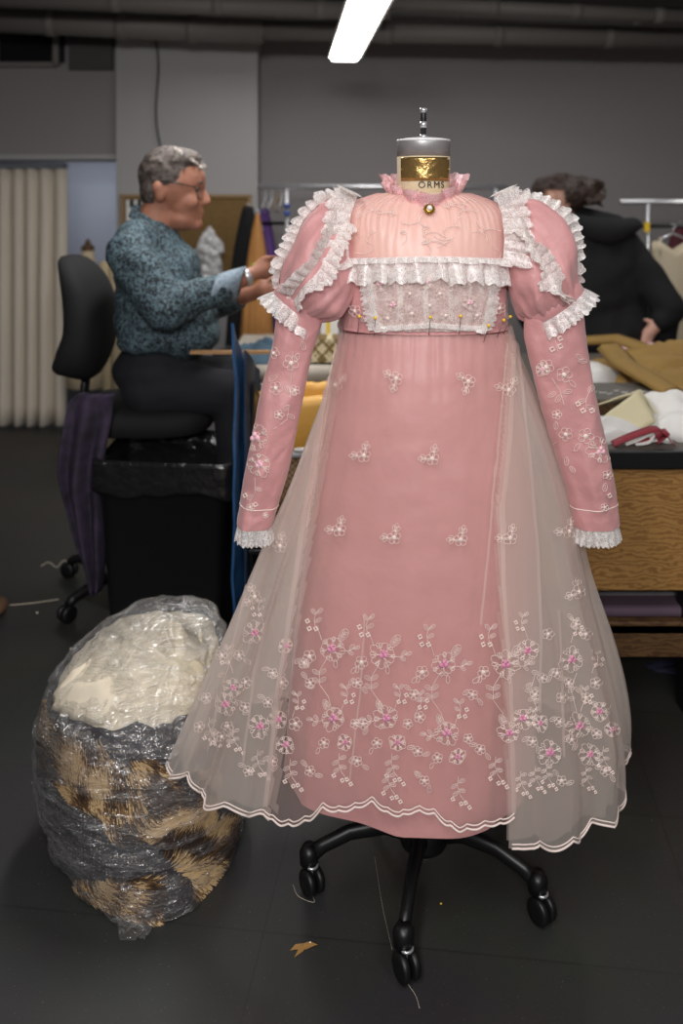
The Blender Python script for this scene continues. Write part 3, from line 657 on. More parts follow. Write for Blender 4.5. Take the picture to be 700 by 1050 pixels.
# ---- sleeves
def sleeve(side, pairs, lows, d0, emb, bandpts, strips, nm):
    sl = MB()
    # puff
    P = [(W(o[0], o[1], d0), W(i[0], i[1], d0)) for o, i in pairs]
    tab = [(k/(len(P)-1),)+tuple(a_)+tuple(b_) for k, (a_, b_) in enumerate(P)]
    def S(phi, t):
        q = sint(tab, t); a_ = Vector(q[:3]); b_ = Vector(q[3:]); c_ = (a_+b_)/2; h = (a_-b_)/2
        end = max(0, 1-min(t, 1-t)*4)
        m = .93+.11*abs(math.sin(2*phi))*(1-end)+.035*math.cos(26*phi+2*nz(math.cos(phi)*3, math.sin(phi)*3, t))*end+.17*nz(math.cos(phi)*1.6+side*5, math.sin(phi)*1.6, t*3.0)*(1-.7*end)
        fo = 11*phi+3*nz(math.cos(phi)*1.5, math.sin(phi)*1.5, t*2+side)+2.5*t
        m += (.085*(1-abs(math.sin(fo/2))*2)+.02*math.sin(23*phi+5*t))*(.25+.75*abs(2*t-1)**1.2)*(.6+.8*nz(math.cos(phi)*3, math.sin(phi)*3, t*3+7))
        hl = h.length; dy = hl*(.52+.42*min(1, t*1.4))
        return c_+h*math.cos(phi)*m+Vector((0, -1, 0))*dy*m*math.sin(phi)
    puff = MB().loft([[S(2*PI*k/140, .0+i/50) for k in range(140)] for i in range(51)], cap=True)
    root = puff.build('sleeve_puff', M_pink, dress)
    # long lower sleeve
    lt_ = [(py, (xl+xr)/2, (xr-xl)/2) for py, xl, xr in lows]
    rows_ = []; y0, y1 = lt_[0][0], lt_[-1][0]; n_ = 90
    for i in range(n_+1):
        py = lerp(y0, y1, i/n_); cx, hw = sint(lt_, py); r_ = []
        for k in range(72):
            a_ = 2*PI*k/72; ca, sa = math.cos(a_), math.sin(a_)
            m = 1+.22*nz(ca*1.3, sa*1.3, py*.022+side*4)+.20*(1-abs(math.sin(py*.055+1.6*ca+side)))**4*nz(py*.03, ca, 4)+.06*nz(ca*3, sa*3, py*.09)
            if py > y1-14: m *= 1.0+(.03 if py > y1-12 else 0)
            c_ = W(cx, py, d0-.02); r_.append(c_+Vector((hw/F*d0*ca*(1+.02*nz(py*.08, ca, 0)), .034*sa*m*(1+.35*(py-y0)/(y1-y0)), .10*hw/450*ca*side*.6)))
        rows_.append(r_)
    low = MB().loft(rows_); lo = low.build('sleeve', M_pink, dress)
    MB().tube([p for p in rows_[-9][:]], .0012, n=5, closed=True).build('cuff_stitching', M_thread, lo)
    # cuff lace
    e = rows_[-1]+[rows_[-1][0]]; cc = sum(rows_[-1], Vector())/72
    nds = [(p-cc).normalized() for p in e]
    ruffle3([p-(p-cc)*.06 for p in e], [Vector((n.x*.12, n.y*.12, -1)).normalized() for n in nds], nds, .033, amp=.0035, per=.017, lift=.001, seed=side+20, scal=.2).build('cuff_lace', S_lace, dress)
    # band + lace below the puff
    q = sint(tab, 1.0); a_ = Vector(q[:3]); b_ = Vector(q[3:]); c_ = (a_+b_)/2; h = (a_-b_)/2
    ax_ = Vector((-h.z, 0, h.x)).normalized(); ax_ = ax_ if ax_.z < 0 else -ax_
    rg = [c_+h*math.cos(t)*1.0+Vector((0, -1, 0))*h.length*.85*math.sin(t) for t in [2*PI*k/60 for k in range(61)]]
    nds = [(p-c_).normalized() for p in rg]
    MB().loft([[p-ax_*.02 for p in rg[:-1]], [p-ax_*.012+n*.004 for p, n in zip(rg[:-1], nds)], [p+ax_*.012+n*.004 for p, n in zip(rg[:-1], nds)], [p+ax_*.016 for p in rg[:-1]]]).build('sleeve_band', M_pink, dress)
    ruffle3([p+ax_*.008+n*.004 for p, n in zip(rg, nds)], [(ax_+n*.25).normalized() for n in nds], nds, .034, amp=.006, per=.026, lift=.004, seed=side+30, scal=.2).build('lace_ruffle', S_lace, dress)
    # lace strips running down the puff
    for phi, w_, t0, t1, sd in strips:
        pts = []; wds = []; nn = []
        for k in range(25):
            t = lerp(t0, t1, k/24); ph = phi+.15*math.sin(t*4); p = S(ph, t); n = ((S(ph+.03, t)-S(ph-.03, t)).cross(S(ph, min(1, t+.02))-S(ph, max(0, t-.02)))).normalized()
            if n.dot(p-(W(*( (pairs[3][0][0]+pairs[3][1][0])/2, (pairs[3][0][1]+pairs[3][1][1])/2, d0)))) < 0: n = -n
            pts.append(p+n*.002); tg = (S(ph+.05, t)-p).normalized(); wds.append((tg*sd+n*.75).normalized()); nn.append(n)
        ruffle3(pts, wds, nn, w_, amp=.008, per=.021, lift=.004, seed=phi*7+sd, scal=.25, vary=.35).build('lace_ruffle', S_lace, dress)
    eb = Emb(low.bvh()); eb.r = .0006
    emb(eb); eb.done(dress, m2=M_ppale)
    return low
def embL(e):
    e.big(262, 448, 1.05); e.big(266, 476, .85); e.flower(298, 372, 8, .4); e.flower(290, 345, 0.1) if 0 else None
    e.leaf(292, 395, 1, 9); e.leaf(284, 385, 2.5, 9); e.flower(283, 398, 7, .2); e.stem([(300, 360), (298, 400), (294, 430), (280, 440)], [(297, 400, .7), (296, 415, 2.4), (294, 425, .4)], 8)
    e.flower(286, 425, 5); e.stem([(262, 490), (262, 505), (256, 515)], [(262, 500, .4), (260, 508, 2.6)], 7); e.square(252, 508); e.square(262, 517); e.flower(257, 520, 4); e.flower(272, 528, 3)
    e.flower(302, 400, 5, .6); e.leaf(310, 350, 1.4, 9); e.leaf(306, 362, 2, 9); e.flower(281, 362, 6, .1)
def embR(e):
    e.flower(560, 376, 8, .3); e.big(556, 378, .5); e.flower(578, 384, 8); e.petal(583, 390, .8, 9, 2.5); e.leaf(597, 368, -2.6, 8); e.leaf(592, 370, 0, 9)
    e.stem([(566, 388), (574, 400), (578, 415)], [(570, 402, 2.6), (575, 405, 2.2), (577, 403, -.3)], 9); e.stem([(605, 398), (600, 410), (600, 422)], [(602, 402, -.8), (600, 410, 2.8), (601, 416, .4)], 9)
    for x, y in ((592, 414), (597, 421), (606, 421), (574, 347), (574, 355), (566, 358)): e.square(x, y, 3)
    e.stem([(570, 335), (568, 345), (572, 360)], [(570, 340, 3.3), (571, 336, -.4)], 7)
    e.flower(580, 445, 7, .5); e.leaf(572, 452, 2.5, 8); e.flower(600, 447, 8, .1); e.petal(594, 455, 2.2, 9, 2.5); e.big(615, 462, .95); e.flower(571, 425, 5); e.leaf(570, 432, 1.5, 8)
    e.leaf(580, 468, 1.4, 9); e.leaf(584, 478, .8, 8); e.flower(622, 487, 5); e.leaf(620, 495, 1.7, 9); e.square(624, 508, 2.6); e.flower(616, 430, 5); e.flower(619, 520, 4)
LP = [((352, 205), (364, 240)), ((332, 206), (368, 266)), ((311, 224), (367, 292)), ((298, 246), (360, 314)), ((289, 270), (346, 327)), ((284, 297), (328, 331))]
RP = [((523, 206), (512, 242)), ((546, 203), (513, 265)), ((570, 216), (519, 290)), ((583, 240), (525, 310)), ((590, 267), (531, 324)), ((594, 293), (540, 331))]
LL = [(305, 284, 322), (325, 283, 330), (345, 281, 325), (365, 277, 319), (400, 268, 312), (440, 260, 304), (480, 252, 296), (510, 247, 287), (537, 243, 279)]
RL = [(305, 545, 597), (325, 538, 598), (345, 538, 600), (380, 546, 605), (420, 556, 613), (460, 568, 622), (500, 580, 630), (537, 588, 634)]
sleeve(-1, LP, LL, 1.95, embL, None, [(1.35, .034, .05, .97, 1), (1.25, .028, .05, .97, -1), (.10, .021, .03, .97, 1), (.04, .019, .03, .97, -1)], 'l')
sleeve(1, RP, RL, 1.95, embR, None, [(1.45, .034, .05, .97, 1), (1.55, .028, .05, .97, -1), (.10, .021, .03, .97, 1), (.04, .019, .03, .97, -1)], 'r')

# brooch and pins
p, n = proj(bv_t, 439.5, 217, .012)
br = thing('brooch', 'small gold brooch with a pearl pinned at the gown collar', 'brooch', p)
mb = MB().lathe(p, [(.011, -.002), (.0115, .001), (.009, .004), (.004, .005)], n=20, axis=n)
for k in range(12):
    a_ = 2*PI*k/12; e1 = Vector((1, 0, 0)); e2 = n.cross(e1).normalized(); mb.ell(p+(e1*math.cos(a_)+e2*math.sin(a_))*.011+n*.002, .0022, n=8, m=6)
mb.build('setting', mat('old_gold', srgb(170, 135, 60), .35, 1), br)
MB().ell(p+n*.006, .0062, n=16).build('pearl', mat('pearl', srgb(240, 236, 228), .15), br)
M_yel = mat('yellow_bead', srgb(236, 196, 50), .4); M_steel = mat('steel_wire', srgb(120, 110, 105), .4, .6)
PIN = [(355, 320, 'at the far left of the bodice seam'), (372, 323, 'second from the left on the bodice'), (387, 324, 'at the left corner of the lace panel'), (440.5, 323, 'at the middle of the lace panel'),
       (470, 322, 'right of the middle of the lace panel'), (497, 332, 'just outside the right corner of the lace panel'), (511, 327, 'second from the right on the bodice'), (517, 324, 'at the far right of the bodice seam')]
for x, y, s_ in PIN:
    h, n = proj(bv_t, x, y, .014); q, _ = proj(bv_t, x-1.5+random.uniform(-2, 1), y+19, .010)
    t = thing('sewing_pin', 'yellow-headed sewing pin '+s_, 'pin', h, 'yellow-headed pins along the bodice')
    MB().ell(h, .0036, n=10, m=8).build('pin_head', M_yel, t); MB().tube([h, q], .0007, n=5).build('pin_shaft', M_steel, t)

# ================================================================ people
M_skin = mat('skin_tan', srgb(158, 106, 84), .6, noise_amt=.12, noise_scale=40, bump=.15, bump_scale=200)
M_skin2 = mat('skin_light', srgb(206, 158, 138), .5, noise_amt=.08, noise_scale=30)
M_hair = mat('hair_grey', srgb(92, 82, 76), .7, col2=srgb(46, 38, 34), noise_scale=60, bump=.8, bump_scale=120)
M_hairf = mat('hair_silver', srgb(176, 168, 160), .7, col2=srgb(110, 100, 92), noise_scale=70, bump=.8, bump_scale=120)
M_hairb = mat('hair_brown', srgb(66, 48, 38), .6, col2=srgb(32, 22, 18), noise_scale=50, bump=.9, bump_scale=90)
def shirt_mat():
    m = mat('patterned_shirt', srgb(40, 58, 66), .8); N = m.node_tree.nodes; L = m.node_tree.links; b = N['Principled BSDF']
    tc = N.new('ShaderNodeTexCoord'); v = N.new('ShaderNodeTexNoise'); v.inputs['Scale'].default_value = 85; v.inputs['Detail'].default_value = 2; v.inputs['Distortion'].default_value = 1.5
    L.new(tc.outputs['Object'], v.inputs['Vector']); r = N.new('ShaderNodeValToRGB'); e = r.color_ramp.elements
    e[0].position = .46; e[0].color = srgb(20, 28, 36); e[1].position = .54; e[1].color = srgb(88, 110, 118)
    L.new(v.outputs['Fac'], r.inputs[0]); L.new(r.outputs[0], b.inputs['Base Color']); return m
M_shirt = shirt_mat()
MD = 3.3
def Q(px, py, dd=0.0): return W(px, py, MD) + Vector((0, dd, 0))
man = thing('person', 'grey-haired person in glasses and a blue-green patterned shirt, sewing seated in profile', 'person', Q(158, 410)*1.0)
u = MD/F                       # metres per pixel
b = MB()
def hd(px, py, dd=0): return Q(px, py, dd)
b.ell(hd(178, 186), (31*u, .080, 33*u)); b.ell(hd(170, 190), (22*u, .078, 26*u)); b.ell(hd(190, 205), (19*u, .062, 28*u))
b.ell(hd(198, 184), (13*u, .060, 16*u)); b.ell(hd(205, 190), (6*u, .045, 4*u)); b.ell(hd(200, 230), (8*u, .030, 7*u)); b.ell(hd(186, 224), (19*u, .055, 13*u))
b.cap(hd(207, 193), 2.6*u, hd(213, 207), 4.0*u); b.ell(hd(211, 208), (4.5*u, .019, 3.4*u)); b.ell(hd(206, 217), (4.2*u, .024, 1.9*u)); b.ell(hd(205, 221.5), (4.2*u, .022, 2.0*u))
for s_ in (-1, 1):
    b.ell(hd(168, 198, s_*.078), (6*u, .014, 10*u)); b.ell(hd(166, 192, s_*.086), (6*u, .010, 6*u)); b.ell(hd(197, 207, s_*.045), (9*u, .020, 8*u))
b.cap(hd(163, 212), 17*u, hd(156, 240), 22*u)
b.cap(hd(152, 248), .07, hd(158, 300), .11); b.cap(hd(158, 300), .11, hd(162, 370), .11)
hips = hd(165, 385)
for s_ in (-1, 1):
    sh = hd(150, 255, s_*.19); 
    el, wr = ((hd(188, 312, -.25), hd(262, 278, -.12)) if s_ < 0 else (hd(205, 322, .14), hd(262, 300, .02)))
    b.cap(sh, .055, el, .042); b.cap(el, .044, wr, .028)
    # palm and fingers
    d_ = (wr-el).normalized(); up = Vector((0, 0, 1)); up = (up-d_*up.dot(d_)).normalized(); sd_ = d_.cross(up)
    pc = wr+d_*.045; b.cap(wr, .027, pc, .034); b.cap(pc+up*.012, .028, pc-up*.012, .030)
    for f in range(4):
        f0 = pc+d_*.022+up*(.028-.018*f)+sd_*0; l = [.036, .042, .038, .030][f]; bend = [.2, .5, .8, 1.0][f]
        f1 = f0+(d_*math.cos(bend)-up*math.sin(bend)).normalized()*l; f2 = f1+(d_*math.cos(bend+.9)-up*math.sin(bend+.9)).normalized()*l*.7
        b.cap(f0, .0095, f1, .0085, n=8); b.cap(f1, .0085, f2, .0075, n=8)
    t0 = wr+d_*.022+up*.022; t1 = t0+(d_*.8+up*.35-sd_*.3*s_).normalized()*.040; t2 = t1+(d_-up*.25).normalized()*.030
    b.cap(t0, .012, t1, .010, n=8); b.cap(t1, .010, t2, .0085, n=8)
    if s_ < 0: HAND = (wr, el, pc, d_, up, f1)
    # legs
    hp = hips+Vector((0, s_*.10, -.02)); kn = hd(244, 398, .03+s_*.11); an = hd(246, 520, .03+s_*.10)
    b.cap(hp, .08, kn, .058); b.cap(kn, .056, an, .038); b.cap(an, .036, an+Vector((.15, 0, -.05)), .03)
bo = remesh(b, .0075, 3).build('body', M_skin, man)
# eyes
for s_ in (-1, 1):
    MB().ell(hd(203, 194.5, s_*.034), .011, n=10).build('eye', mat('eye', srgb(60, 45, 38), .2), man)
# hair
h = MB(); h.ell(hd(172, 180), (31*u, .087, 31*u)); h.ell(hd(160, 196), (17*u, .080, 18*u)); h.ell(hd(184, 165), (24*u, .074, 14*u)); h.ell(hd(165, 170), (20*u, .078, 18*u))
random.seed(3)
for k in range(90):
    a_ = random.uniform(.15, PI*1.05); bb = random.uniform(-1, 1); rr_ = math.sqrt(1-bb*bb*.8)
    h.ell(hd(174+30*math.cos(a_)*rr_, 180-29*math.sin(a_)*rr_, bb*.08), .011, n=6, m=4)
hm = remesh(h, .007, 2, disp=lambda p: .003*nz(p.x*60, p.y*60, p.z*60))
# keep only the hair zone: above the forehead line and behind the temple
def hairzone(p):
    x, y = px_of(Vector((p.x, MD, p.z)))
    return not (x > 188 and y > 170+(0 if x > 196 else 4)) and not (x > 178 and y > 188) and not (y > 216) and not (162 < x < 180 and y > 190)
hm = compact(hm.v, [f for f in hm.f if hairzone(sum((hm.v[i] for i in f), Vector())/len(f))]); hm.build('hair', M_hair, man)
h = MB()
for k in range(34):
    x = random.uniform(182, 208); y = 155+(x-182)**2*.020+random.uniform(-1.5, 5); dd = random.uniform(-.062, .062)
    h.cap(hd(x, y, dd), .010, hd(x+3, y+2.5, dd), .007, n=6)
remesh(h, .006, 1).build('hair', M_hairf, man, label='silver front curls')
for s_ in (-1, 1): MB().ell(hd(207, 187.5, s_*.034), (.010, .020, .005), n=10, m=6).build('eyebrow', M_hair, man)
# glasses
g = MB()
for s_ in (-1, 1):
    g.tube([hd(169, 186, s_*.090), hd(186, 188, s_*.082), hd(203, 192, s_*.058)], .0022, n=6)
    g.tube([hd(206+4*math.cos(t)*(.5), 197+6.5*math.sin(t), s_*(.034)+.024*math.cos(t)) for t in [2*PI*k/16 for k in range(16)]], .0018, n=5, closed=True)
g.tube([hd(208.5, 195, -.01), hd(208.5, 195, .01)], .002, n=5); gl = g.build('glasses', mat('glasses_frame', srgb(60, 56, 54), .3, .6), man)
M_lens = sheer('lens', srgb(230, 235, 240), .06, .25, gloss=.8)
for s_ in (-1, 1):
    MB().add([hd(206+3.6*math.cos(t)*.5, 197+6*math.sin(t), s_*.034+.022*math.cos(t)) for t in [2*PI*k/16 for k in range(16)]], [tuple(range(16))]).build('lens', M_lens, gl)
# shirt
s = MB(); s.cap(hd(155, 236), .088, hd(156, 262), .135); s.ell(hd(176, 285), (32*u, .17, 40*u)); s.ell(hd(158, 285), (40*u, .20, 50*u)); s.ell(hd(170, 325), (53*u, .20, 42*u)); s.ell(hd(178, 342), (50*u, .19, 26*u)); s.ell(hd(152, 305), (33*u, .19, 50*u))
s.cap(hd(148, 246, -.12), .085, hd(148, 246, .12), .085); s.ell(hd(160, 348), (40*u, .19, 16*u))
s.cap(hd(146, 258, -.19), .088, hd(184, 308, -.25), .080); s.cap(hd(184, 306, -.25), .078, hd(232, 292, -.18), .058)
s.cap(hd(150, 258, .19), .085, hd(203, 322, .15), .070); s.cap(hd(203, 320, .15), .068, hd(238, 308, .08), .055)
def wr_(p): return .010*nz(p.x*9, p.y*9, p.z*14)+.006*nz(p.x*22+p.z*10, p.y*20, p.z*26)
sm_ = remesh(s, .011, 6, disp=wr_); sh_ = sm_.build('shirt', M_shirt, man)
cu = MB().loft([[ (hd(226, 294, -.19)+(hd(252, 286, -.145)-hd(226, 294, -.19))*t+Vector((0.0, math.cos(a_)*r, 0))+Vector((.25, 0, 1)).normalized()*math.sin(a_)*r) for a_ in [2*PI*k/24 for k in range(24)]] for t, r in ((0, .056), (.03, .066), (.5, .066), (1, .062), (1, .052))])
cu.build('cuff', mat('cuff_lining', srgb(140, 155, 166), .85, col2=srgb(110, 125, 138), noise_scale=80), sh_, label='turned-back pale cuff')
co = MB().loft([[hd(159, 236)+Vector((22*u*k_*math.cos(a_), .078*k_*math.sin(a_), 0))+Vector((0, 0, zz-(math.cos(a_)*.05))) for a_ in [2*PI*k/32 for k in range(32)]] for k_, zz in ((1.0, .0), (.92, .035), (1.0, .048), (1.22, .005))])
co.build('collar', M_shirt, sh_)
# trousers
s = MB(); s.ell(hd(162, 378), (46*u, .19, 32*u))
for s_ in (-1, 1):
    s.cap(hd(158, 392, s_*.09), .105, hd(240, 398, .03+s_*.11), .084); s.cap(hd(242, 400, .03+s_*.11), .078, hd(245, 505, .03+s_*.10), .06)
remesh(s, .011, 6, disp=lambda p: .006*nz(p.x*8, p.y*10, p.z*20)).build('trousers', mat('navy_trousers', srgb(20, 21, 27), .85, bump=.2), man)
for s_ in (-1, 1):
    a_ = hd(246, 520, .03+s_*.10); remesh(MB().cap(a_+Vector((-.02, 0, -.04)), .045, a_+Vector((.17, 0, -.07)), .036).box(a_+Vector((.06, 0, -.105)), (.26, .085, .03)), .008, 3).build('shoe', M_black, man)
# watch and needle
wr, el, pc, d_, up, ftip = HAND
R0 = wr-d_*.025
w_ = thing('bracelet', 'silver metal bracelet on the wrist of the seated person', 'bracelet', R0)
MB().loft([[R0+d_*dz+(up*math.sin(t)+d_.cross(up)*math.cos(t))*r for t in [2*PI*k/28 for k in range(28)]] for dz, r in ((-.011, .032), (-.009, .036), (.009, .036), (.011, .032))]).build('band', M_chrome, w_)
pn = thing('pen', 'small green and gold pen held in the hand of the seated person', 'pen', pc)
MB().tube([pc+up*.03-d_*.04, pc+up*.035+d_*.03], .004).build('barrel', mat('pen_green', srgb(150, 165, 70), .4), pn)
# person with the hoodie
WD = 4.36; v_ = WD/F
def H(px, py, dd=0.0): return W(px, py, WD)+Vector((0, dd, 0))
wo = thing('person', 'person seen from behind in a black hoodie, brown hair tied up, hand on hip', 'person', H(620, 400)*1.0)
wo.location.z = 0
b = MB(); b.ell(H(572, 203), (21*v_, .10, 25*v_)); b.ell(H(563, 215, -.01), (12*v_, .07, 14*v_)); b.cap(H(575, 222), 12*v_, H(588, 245), 15*v_)
b.ell(H(562, 203, -.085), (5*v_, .018, 8*v_)); b.ell(H(553, 212, .02), (4*v_, .03, 4*v_))
b.cap(H(595, 250), .11, H(625, 350), .13); b.cap(H(625, 340), .12, H(628, 362), .12)
for s_ in (-1, 1):
    q = H(630+s_*14, 360); b.cap(q, .08, Vector((q.x, q.y, .48)), .05); b.cap(Vector((q.x, q.y, .48)), .05, Vector((q.x, q.y, .06)), .035); b.cap(Vector((q.x, q.y, .04)), .035, Vector((q.x, q.y+.15, .03)), .028)
b.cap(H(650, 262), .06, H(682, 318, -.1), .045); b.cap(H(682, 318, -.1), .045, H(664, 330, -.13), .03)
b.cap(H(664, 328, -.13), .03, H(655, 338, -.13), .032)
for k in range(4): f0 = H(658-3*k, 338+k*1, -.145); b.cap(f0, .011, f0+Vector((-.012, -.004, -.045)), .010, n=8); b.cap(f0+Vector((-.012, -.004, -.045)), .010, f0+Vector((0, .01, -.07)), .008, n=8)
b.cap(H(661, 326, -.14), .012, H(651, 324, -.13), .010, n=8)
b.cap(H(556, 262), .055, H(545, 330, .1), .045); b.cap(H(545, 330, .1), .045, H(560, 352, .28), .028); b.ell(H(563, 354, .31), (.04, .05, .03))
remesh(b, .009, 3).build('body', M_skin2, wo)
h = MB(); h.ell(H(574, 199, -.01), (25*v_, .115, 22*v_)); h.ell(H(592, 196, -.01), (20*v_, .09, 16*v_)); h.ell(H(600, 197, -.02), (16*v_, .075, 14*v_)); h.ell(H(560, 193, .02), (14*v_, .09, 12*v_)); h.ell(H(586, 205, -.02), (12*v_, .07, 12*v_))
for k in range(60):
    a_ = random.uniform(0, 2*PI); x, y = random.choice([(578, 195), (600, 196), (600, 196)]); r = 15 if x > 590 else 19
    h.ell(H(x+r*math.cos(a_), y+r*.75*math.sin(a_) if y+r*.75*math.sin(a_) < 210 else 208, random.uniform(-.1, .03)), .016, n=6, m=4)
h.cap(H(610, 205, -.02), .02, H(617, 212, -.02), .008)
hz = remesh(h, .008, 1, disp=lambda p: .006*nz(p.x*40, p.y*40, p.z*40))
def wz(p):
    x, y = px_of(Vector((p.x, WD, p.z))); return not (554 < x < 573 and y > 194) and not (x < 578 and y > 208)
compact(hz.v, [f for f in hz.f if wz(sum((hz.v[i] for i in f), Vector())/len(f))]).build('hair', M_hairb, wo)
s = MB(); s.cap(H(578, 258, .0), .13, H(634, 256, 0), .12); s.ell(H(610, 290), (46*v_, .16, 62*v_)); s.ell(H(618, 340), (50*v_, .17, 48*v_)); s.ell(H(622, 365), (47*v_, .17, 30*v_)); s.ell(H(595, 300), (40*v_, .15, 60*v_))
s.cap(H(648, 262), .085, H(678, 312, -.10), .078); s.cap(H(680, 315, -.10), .074, H(668, 325, -.13), .055); s.cap(H(680, 312, -.06), .07, H(676, 355, -.02), .06)
s.cap(H(560, 262), .09, H(548, 325, .08), .075); s.cap(H(548, 325, .08), .07, H(558, 350, .24), .05)
ho = remesh(s, .013, 7, disp=lambda p: .012*nz(p.x*7, p.y*7, p.z*9)+.006*nz(p.x*16, p.y*16, p.z*12)).build('hoodie', M_blackc, wo)
s = MB()
for k in range(14):
    t = k/13; s.ell(H(583+60*t, 226+8*math.sin(t*PI)+4*t, -.08-.04*math.sin(t*PI)), (9*v_, .06, (8+6*math.sin(t*PI))*v_))
s.cap(H(590, 222, .02), .06, H(632, 232, .02), .06)
remesh(s, .012, 6).build('hood', M_blackc, ho)
s = MB()
for s_ in (-1, 1):
    q = H(630+s_*14, 360); s.cap(q, .115, Vector((q.x, q.y, .50)), .075); s.cap(Vector((q.x, q.y, .50)), .075, Vector((q.x, q.y, .09)), .055)
remesh(s, .014, 5).build('trousers', M_blackc, wo)
for s_ in (-1, 1):
    q = H(630+s_*14, 360); remesh(MB().cap(Vector((q.x, q.y-.03, .05)), .045, Vector((q.x, q.y+.15, .04)), .036).box((q.x, q.y+.06, .015), (.085, .26, .03)), .01, 3).build('shoe', M_black, wo)

# ================================================================ seated person's chair
cx0, cy0 = -.79, 3.45
ch = thing('drafting_chair', 'black padded swivel chair with a curved backrest under the seated person', 'chair', (cx0, cy0, 0))
rows_ = []
BK = [(262, 72, 6, .07), (264, 74, 8, .12), (280, 84, 13, .19), (305, 92, 17, .215), (335, 94, 19, .22), (360, 88, 22, .21), (375, 84, 21, .17), (384, 92, 8, .10)]
for i in range(33):
    py = lerp(262, 384, i/32); cx, hx, hy = sint(BK, py); c = W(cx, py, 3.35)
    rows_.append([c+Vector((hx/F*3.35*math.copysign(abs(math.cos(t))**.7, math.cos(t)), hy*math.copysign(abs(math.sin(t))**.6, math.sin(t)), 0)) for t in [2*PI*k/32 for k in range(32)]])
MB().loft(rows_, cap=True).build('backrest', mat('chair_fabric', srgb(15, 15, 16), .85, bump=.3, bump_scale=200), ch)
sz = W(0, 416, 3.3).z
st_ = MB(); rr2 = []
for dz, k_ in ((-.045, .86), (-.035, .97), (0, 1), (.03, .98), (.045, .88), (.048, .6)):
    rr2.append([Vector((-.745+.27*k_*math.copysign(abs(math.cos(t))**.6, math.cos(t)), 3.33+.24*k_*math.copysign(abs(math.sin(t))**.6, math.sin(t)), sz-.03+dz)) for t in [2*PI*k/40 for k in range(40)]])
st_.loft(rr2, cap=True).build('seat', MATS['chair_fabric'], ch)
MB().tube([W(90, 372, 3.35), W(86, 405, 3.35), Vector((W(92, 0, 3.35).x, 3.37, sz-.10)), Vector((cx0, 3.45, sz-.10))], .016, n=10, flat=2).build('back_bracket', M_black, ch)
MB().lathe((cx0, cy0, 0), [(.07, sz-.10), (.06, sz-.13), (.028, sz-.14), (.028, .30), (.035, .30), (.035, .10), (.05, .09), (.05, .05)], n=20).build('column', M_blackm, ch)
MB().tube([Vector((cx0+.21*math.cos(t), cy0+.21*math.sin(t), .30)) for t in [2*PI*k/32 for k in range(32)]], .011, n=8, closed=True).tube([(cx0-.21, cy0, .30), (cx0+.21, cy0, .30)], .008).build('foot_ring', M_chrome, ch)
for k in range(5):
    a_ = math.radians(160+72*k); d = Vector((math.cos(a_), math.sin(a_), 0)); c0 = Vector((cx0, cy0, 0))
    arm = MB().tube([c0+d*.03+Vector((0, 0, .10)), c0+d*.2+Vector((0, 0, .10)), c0+d*.31+Vector((0, 0, .075)), c0+d*.33+Vector((0, 0, .06))], [.026, .022, .018, .018], n=10).build('leg', M_black, ch)
    mb = MB(); side = d.cross(Vector((0, 0, 1)))
    for s_ in (-1, 1): mb.lathe(c0+d*.335+Vector((0, 0, .031))+side*s_*.014, [(.01, -.009), (.027, -.009), (.031, -.004), (.031, .004), (.027, .009), (.01, .009)], n=18, axis=side)
    mb.build('caster', M_black, arm)
# patterned dark purple cloth over the chair
M_purp = mat('purple_cloth', srgb(58, 46, 70), .8, col2=srgb(38, 32, 44), noise_scale=24, bump=.2)
PC = [(403, 82, 118), (410, 72, 116), (430, 67, 114), (470, 62, 108), (500, 62, 106), (550, 74, 107), (585, 86, 106), (606, 92, 103)]
rows_ = []
for i in range(50):
    py = lerp(403, 606, i/49); xl_, xr_ = sint(PC, py); r_ = []
    for k in range(40):
        t = k/39; x = lerp(xl_, xr_, t); f = .022*math.sin(t*13+py*.012)*min(1, i/12)+.02*nz(t*3, py*.02, 3)
        r_.append(W(x, py, 3.06)+Vector((0, f-.015*math.sin(t*PI), 0)))
    rows_.append(r_)
MB().loft(rows_, closed=False).build('patterned_cloth', M_purp, None, mods=(('solid', .006),), label='dark purple patterned cloth hanging off the left side of the chair', cat='cloth')

# ================================================================ bin with liner
M_bin = mat('bin_plastic', srgb(20, 20, 21), .5); M_liner = mat('liner_plastic', srgb(26, 26, 27), .18, bump=.8, bump_scale=26, dist=.01, spec=.7)
bc = Vector((-.595, 3.13, 0)); br_ = math.radians(-7)
def rr_ring(hw, hd_, z, r=.04, n=6, jit=None):
    out = []
    for q, (sx, sy) in enumerate(((1, 1), (-1, 1), (-1, -1), (1, -1))):
        for k in range(n+1):
            a_ = q*PI/2+k/n*PI/2; out.append((sx*(hw-r)+r*math.cos(a_), sy*(hd_-r)+r*math.sin(a_)))
    # subdivide the straight edges
    res = []
    for i, p in enumerate(out):
        q = out[(i+1) % len(out)]; L_ = math.hypot(q[0]-p[0], q[1]-p[1]); m = max(1, int(L_/.02))
        for k in range(m): res.append((lerp(p[0], q[0], k/m), lerp(p[1], q[1], k/m)))
    return [Matrix.Rotation(br_, 3, 'Z')@Vector((x, y, z))+bc for x, y in res]
bn = thing('waste_bin', 'tall black plastic waste bin lined with a black bag', 'bin', bc)
def same(hw, hd_, z, scale): return [Vector((bc.x+(p.x-bc.x)*scale, bc.y+(p.y-bc.y)*scale, z)) for p in rr_ring(hw, hd_, z)]
BZ = .63
MB().loft([same(.235, .155, 0, .80), same(.235, .155, .02, .83), same(.235, .155, BZ-.05, .97), same(.235, .155, BZ-.045, 1.03), same(.235, .155, BZ, 1.04), same(.235, .155, BZ, .98), same(.235, .155, .03, .80)], cap=True).build('body', M_bin, bn)
base_ring = rr_ring(.235, .155, 0); lin = []
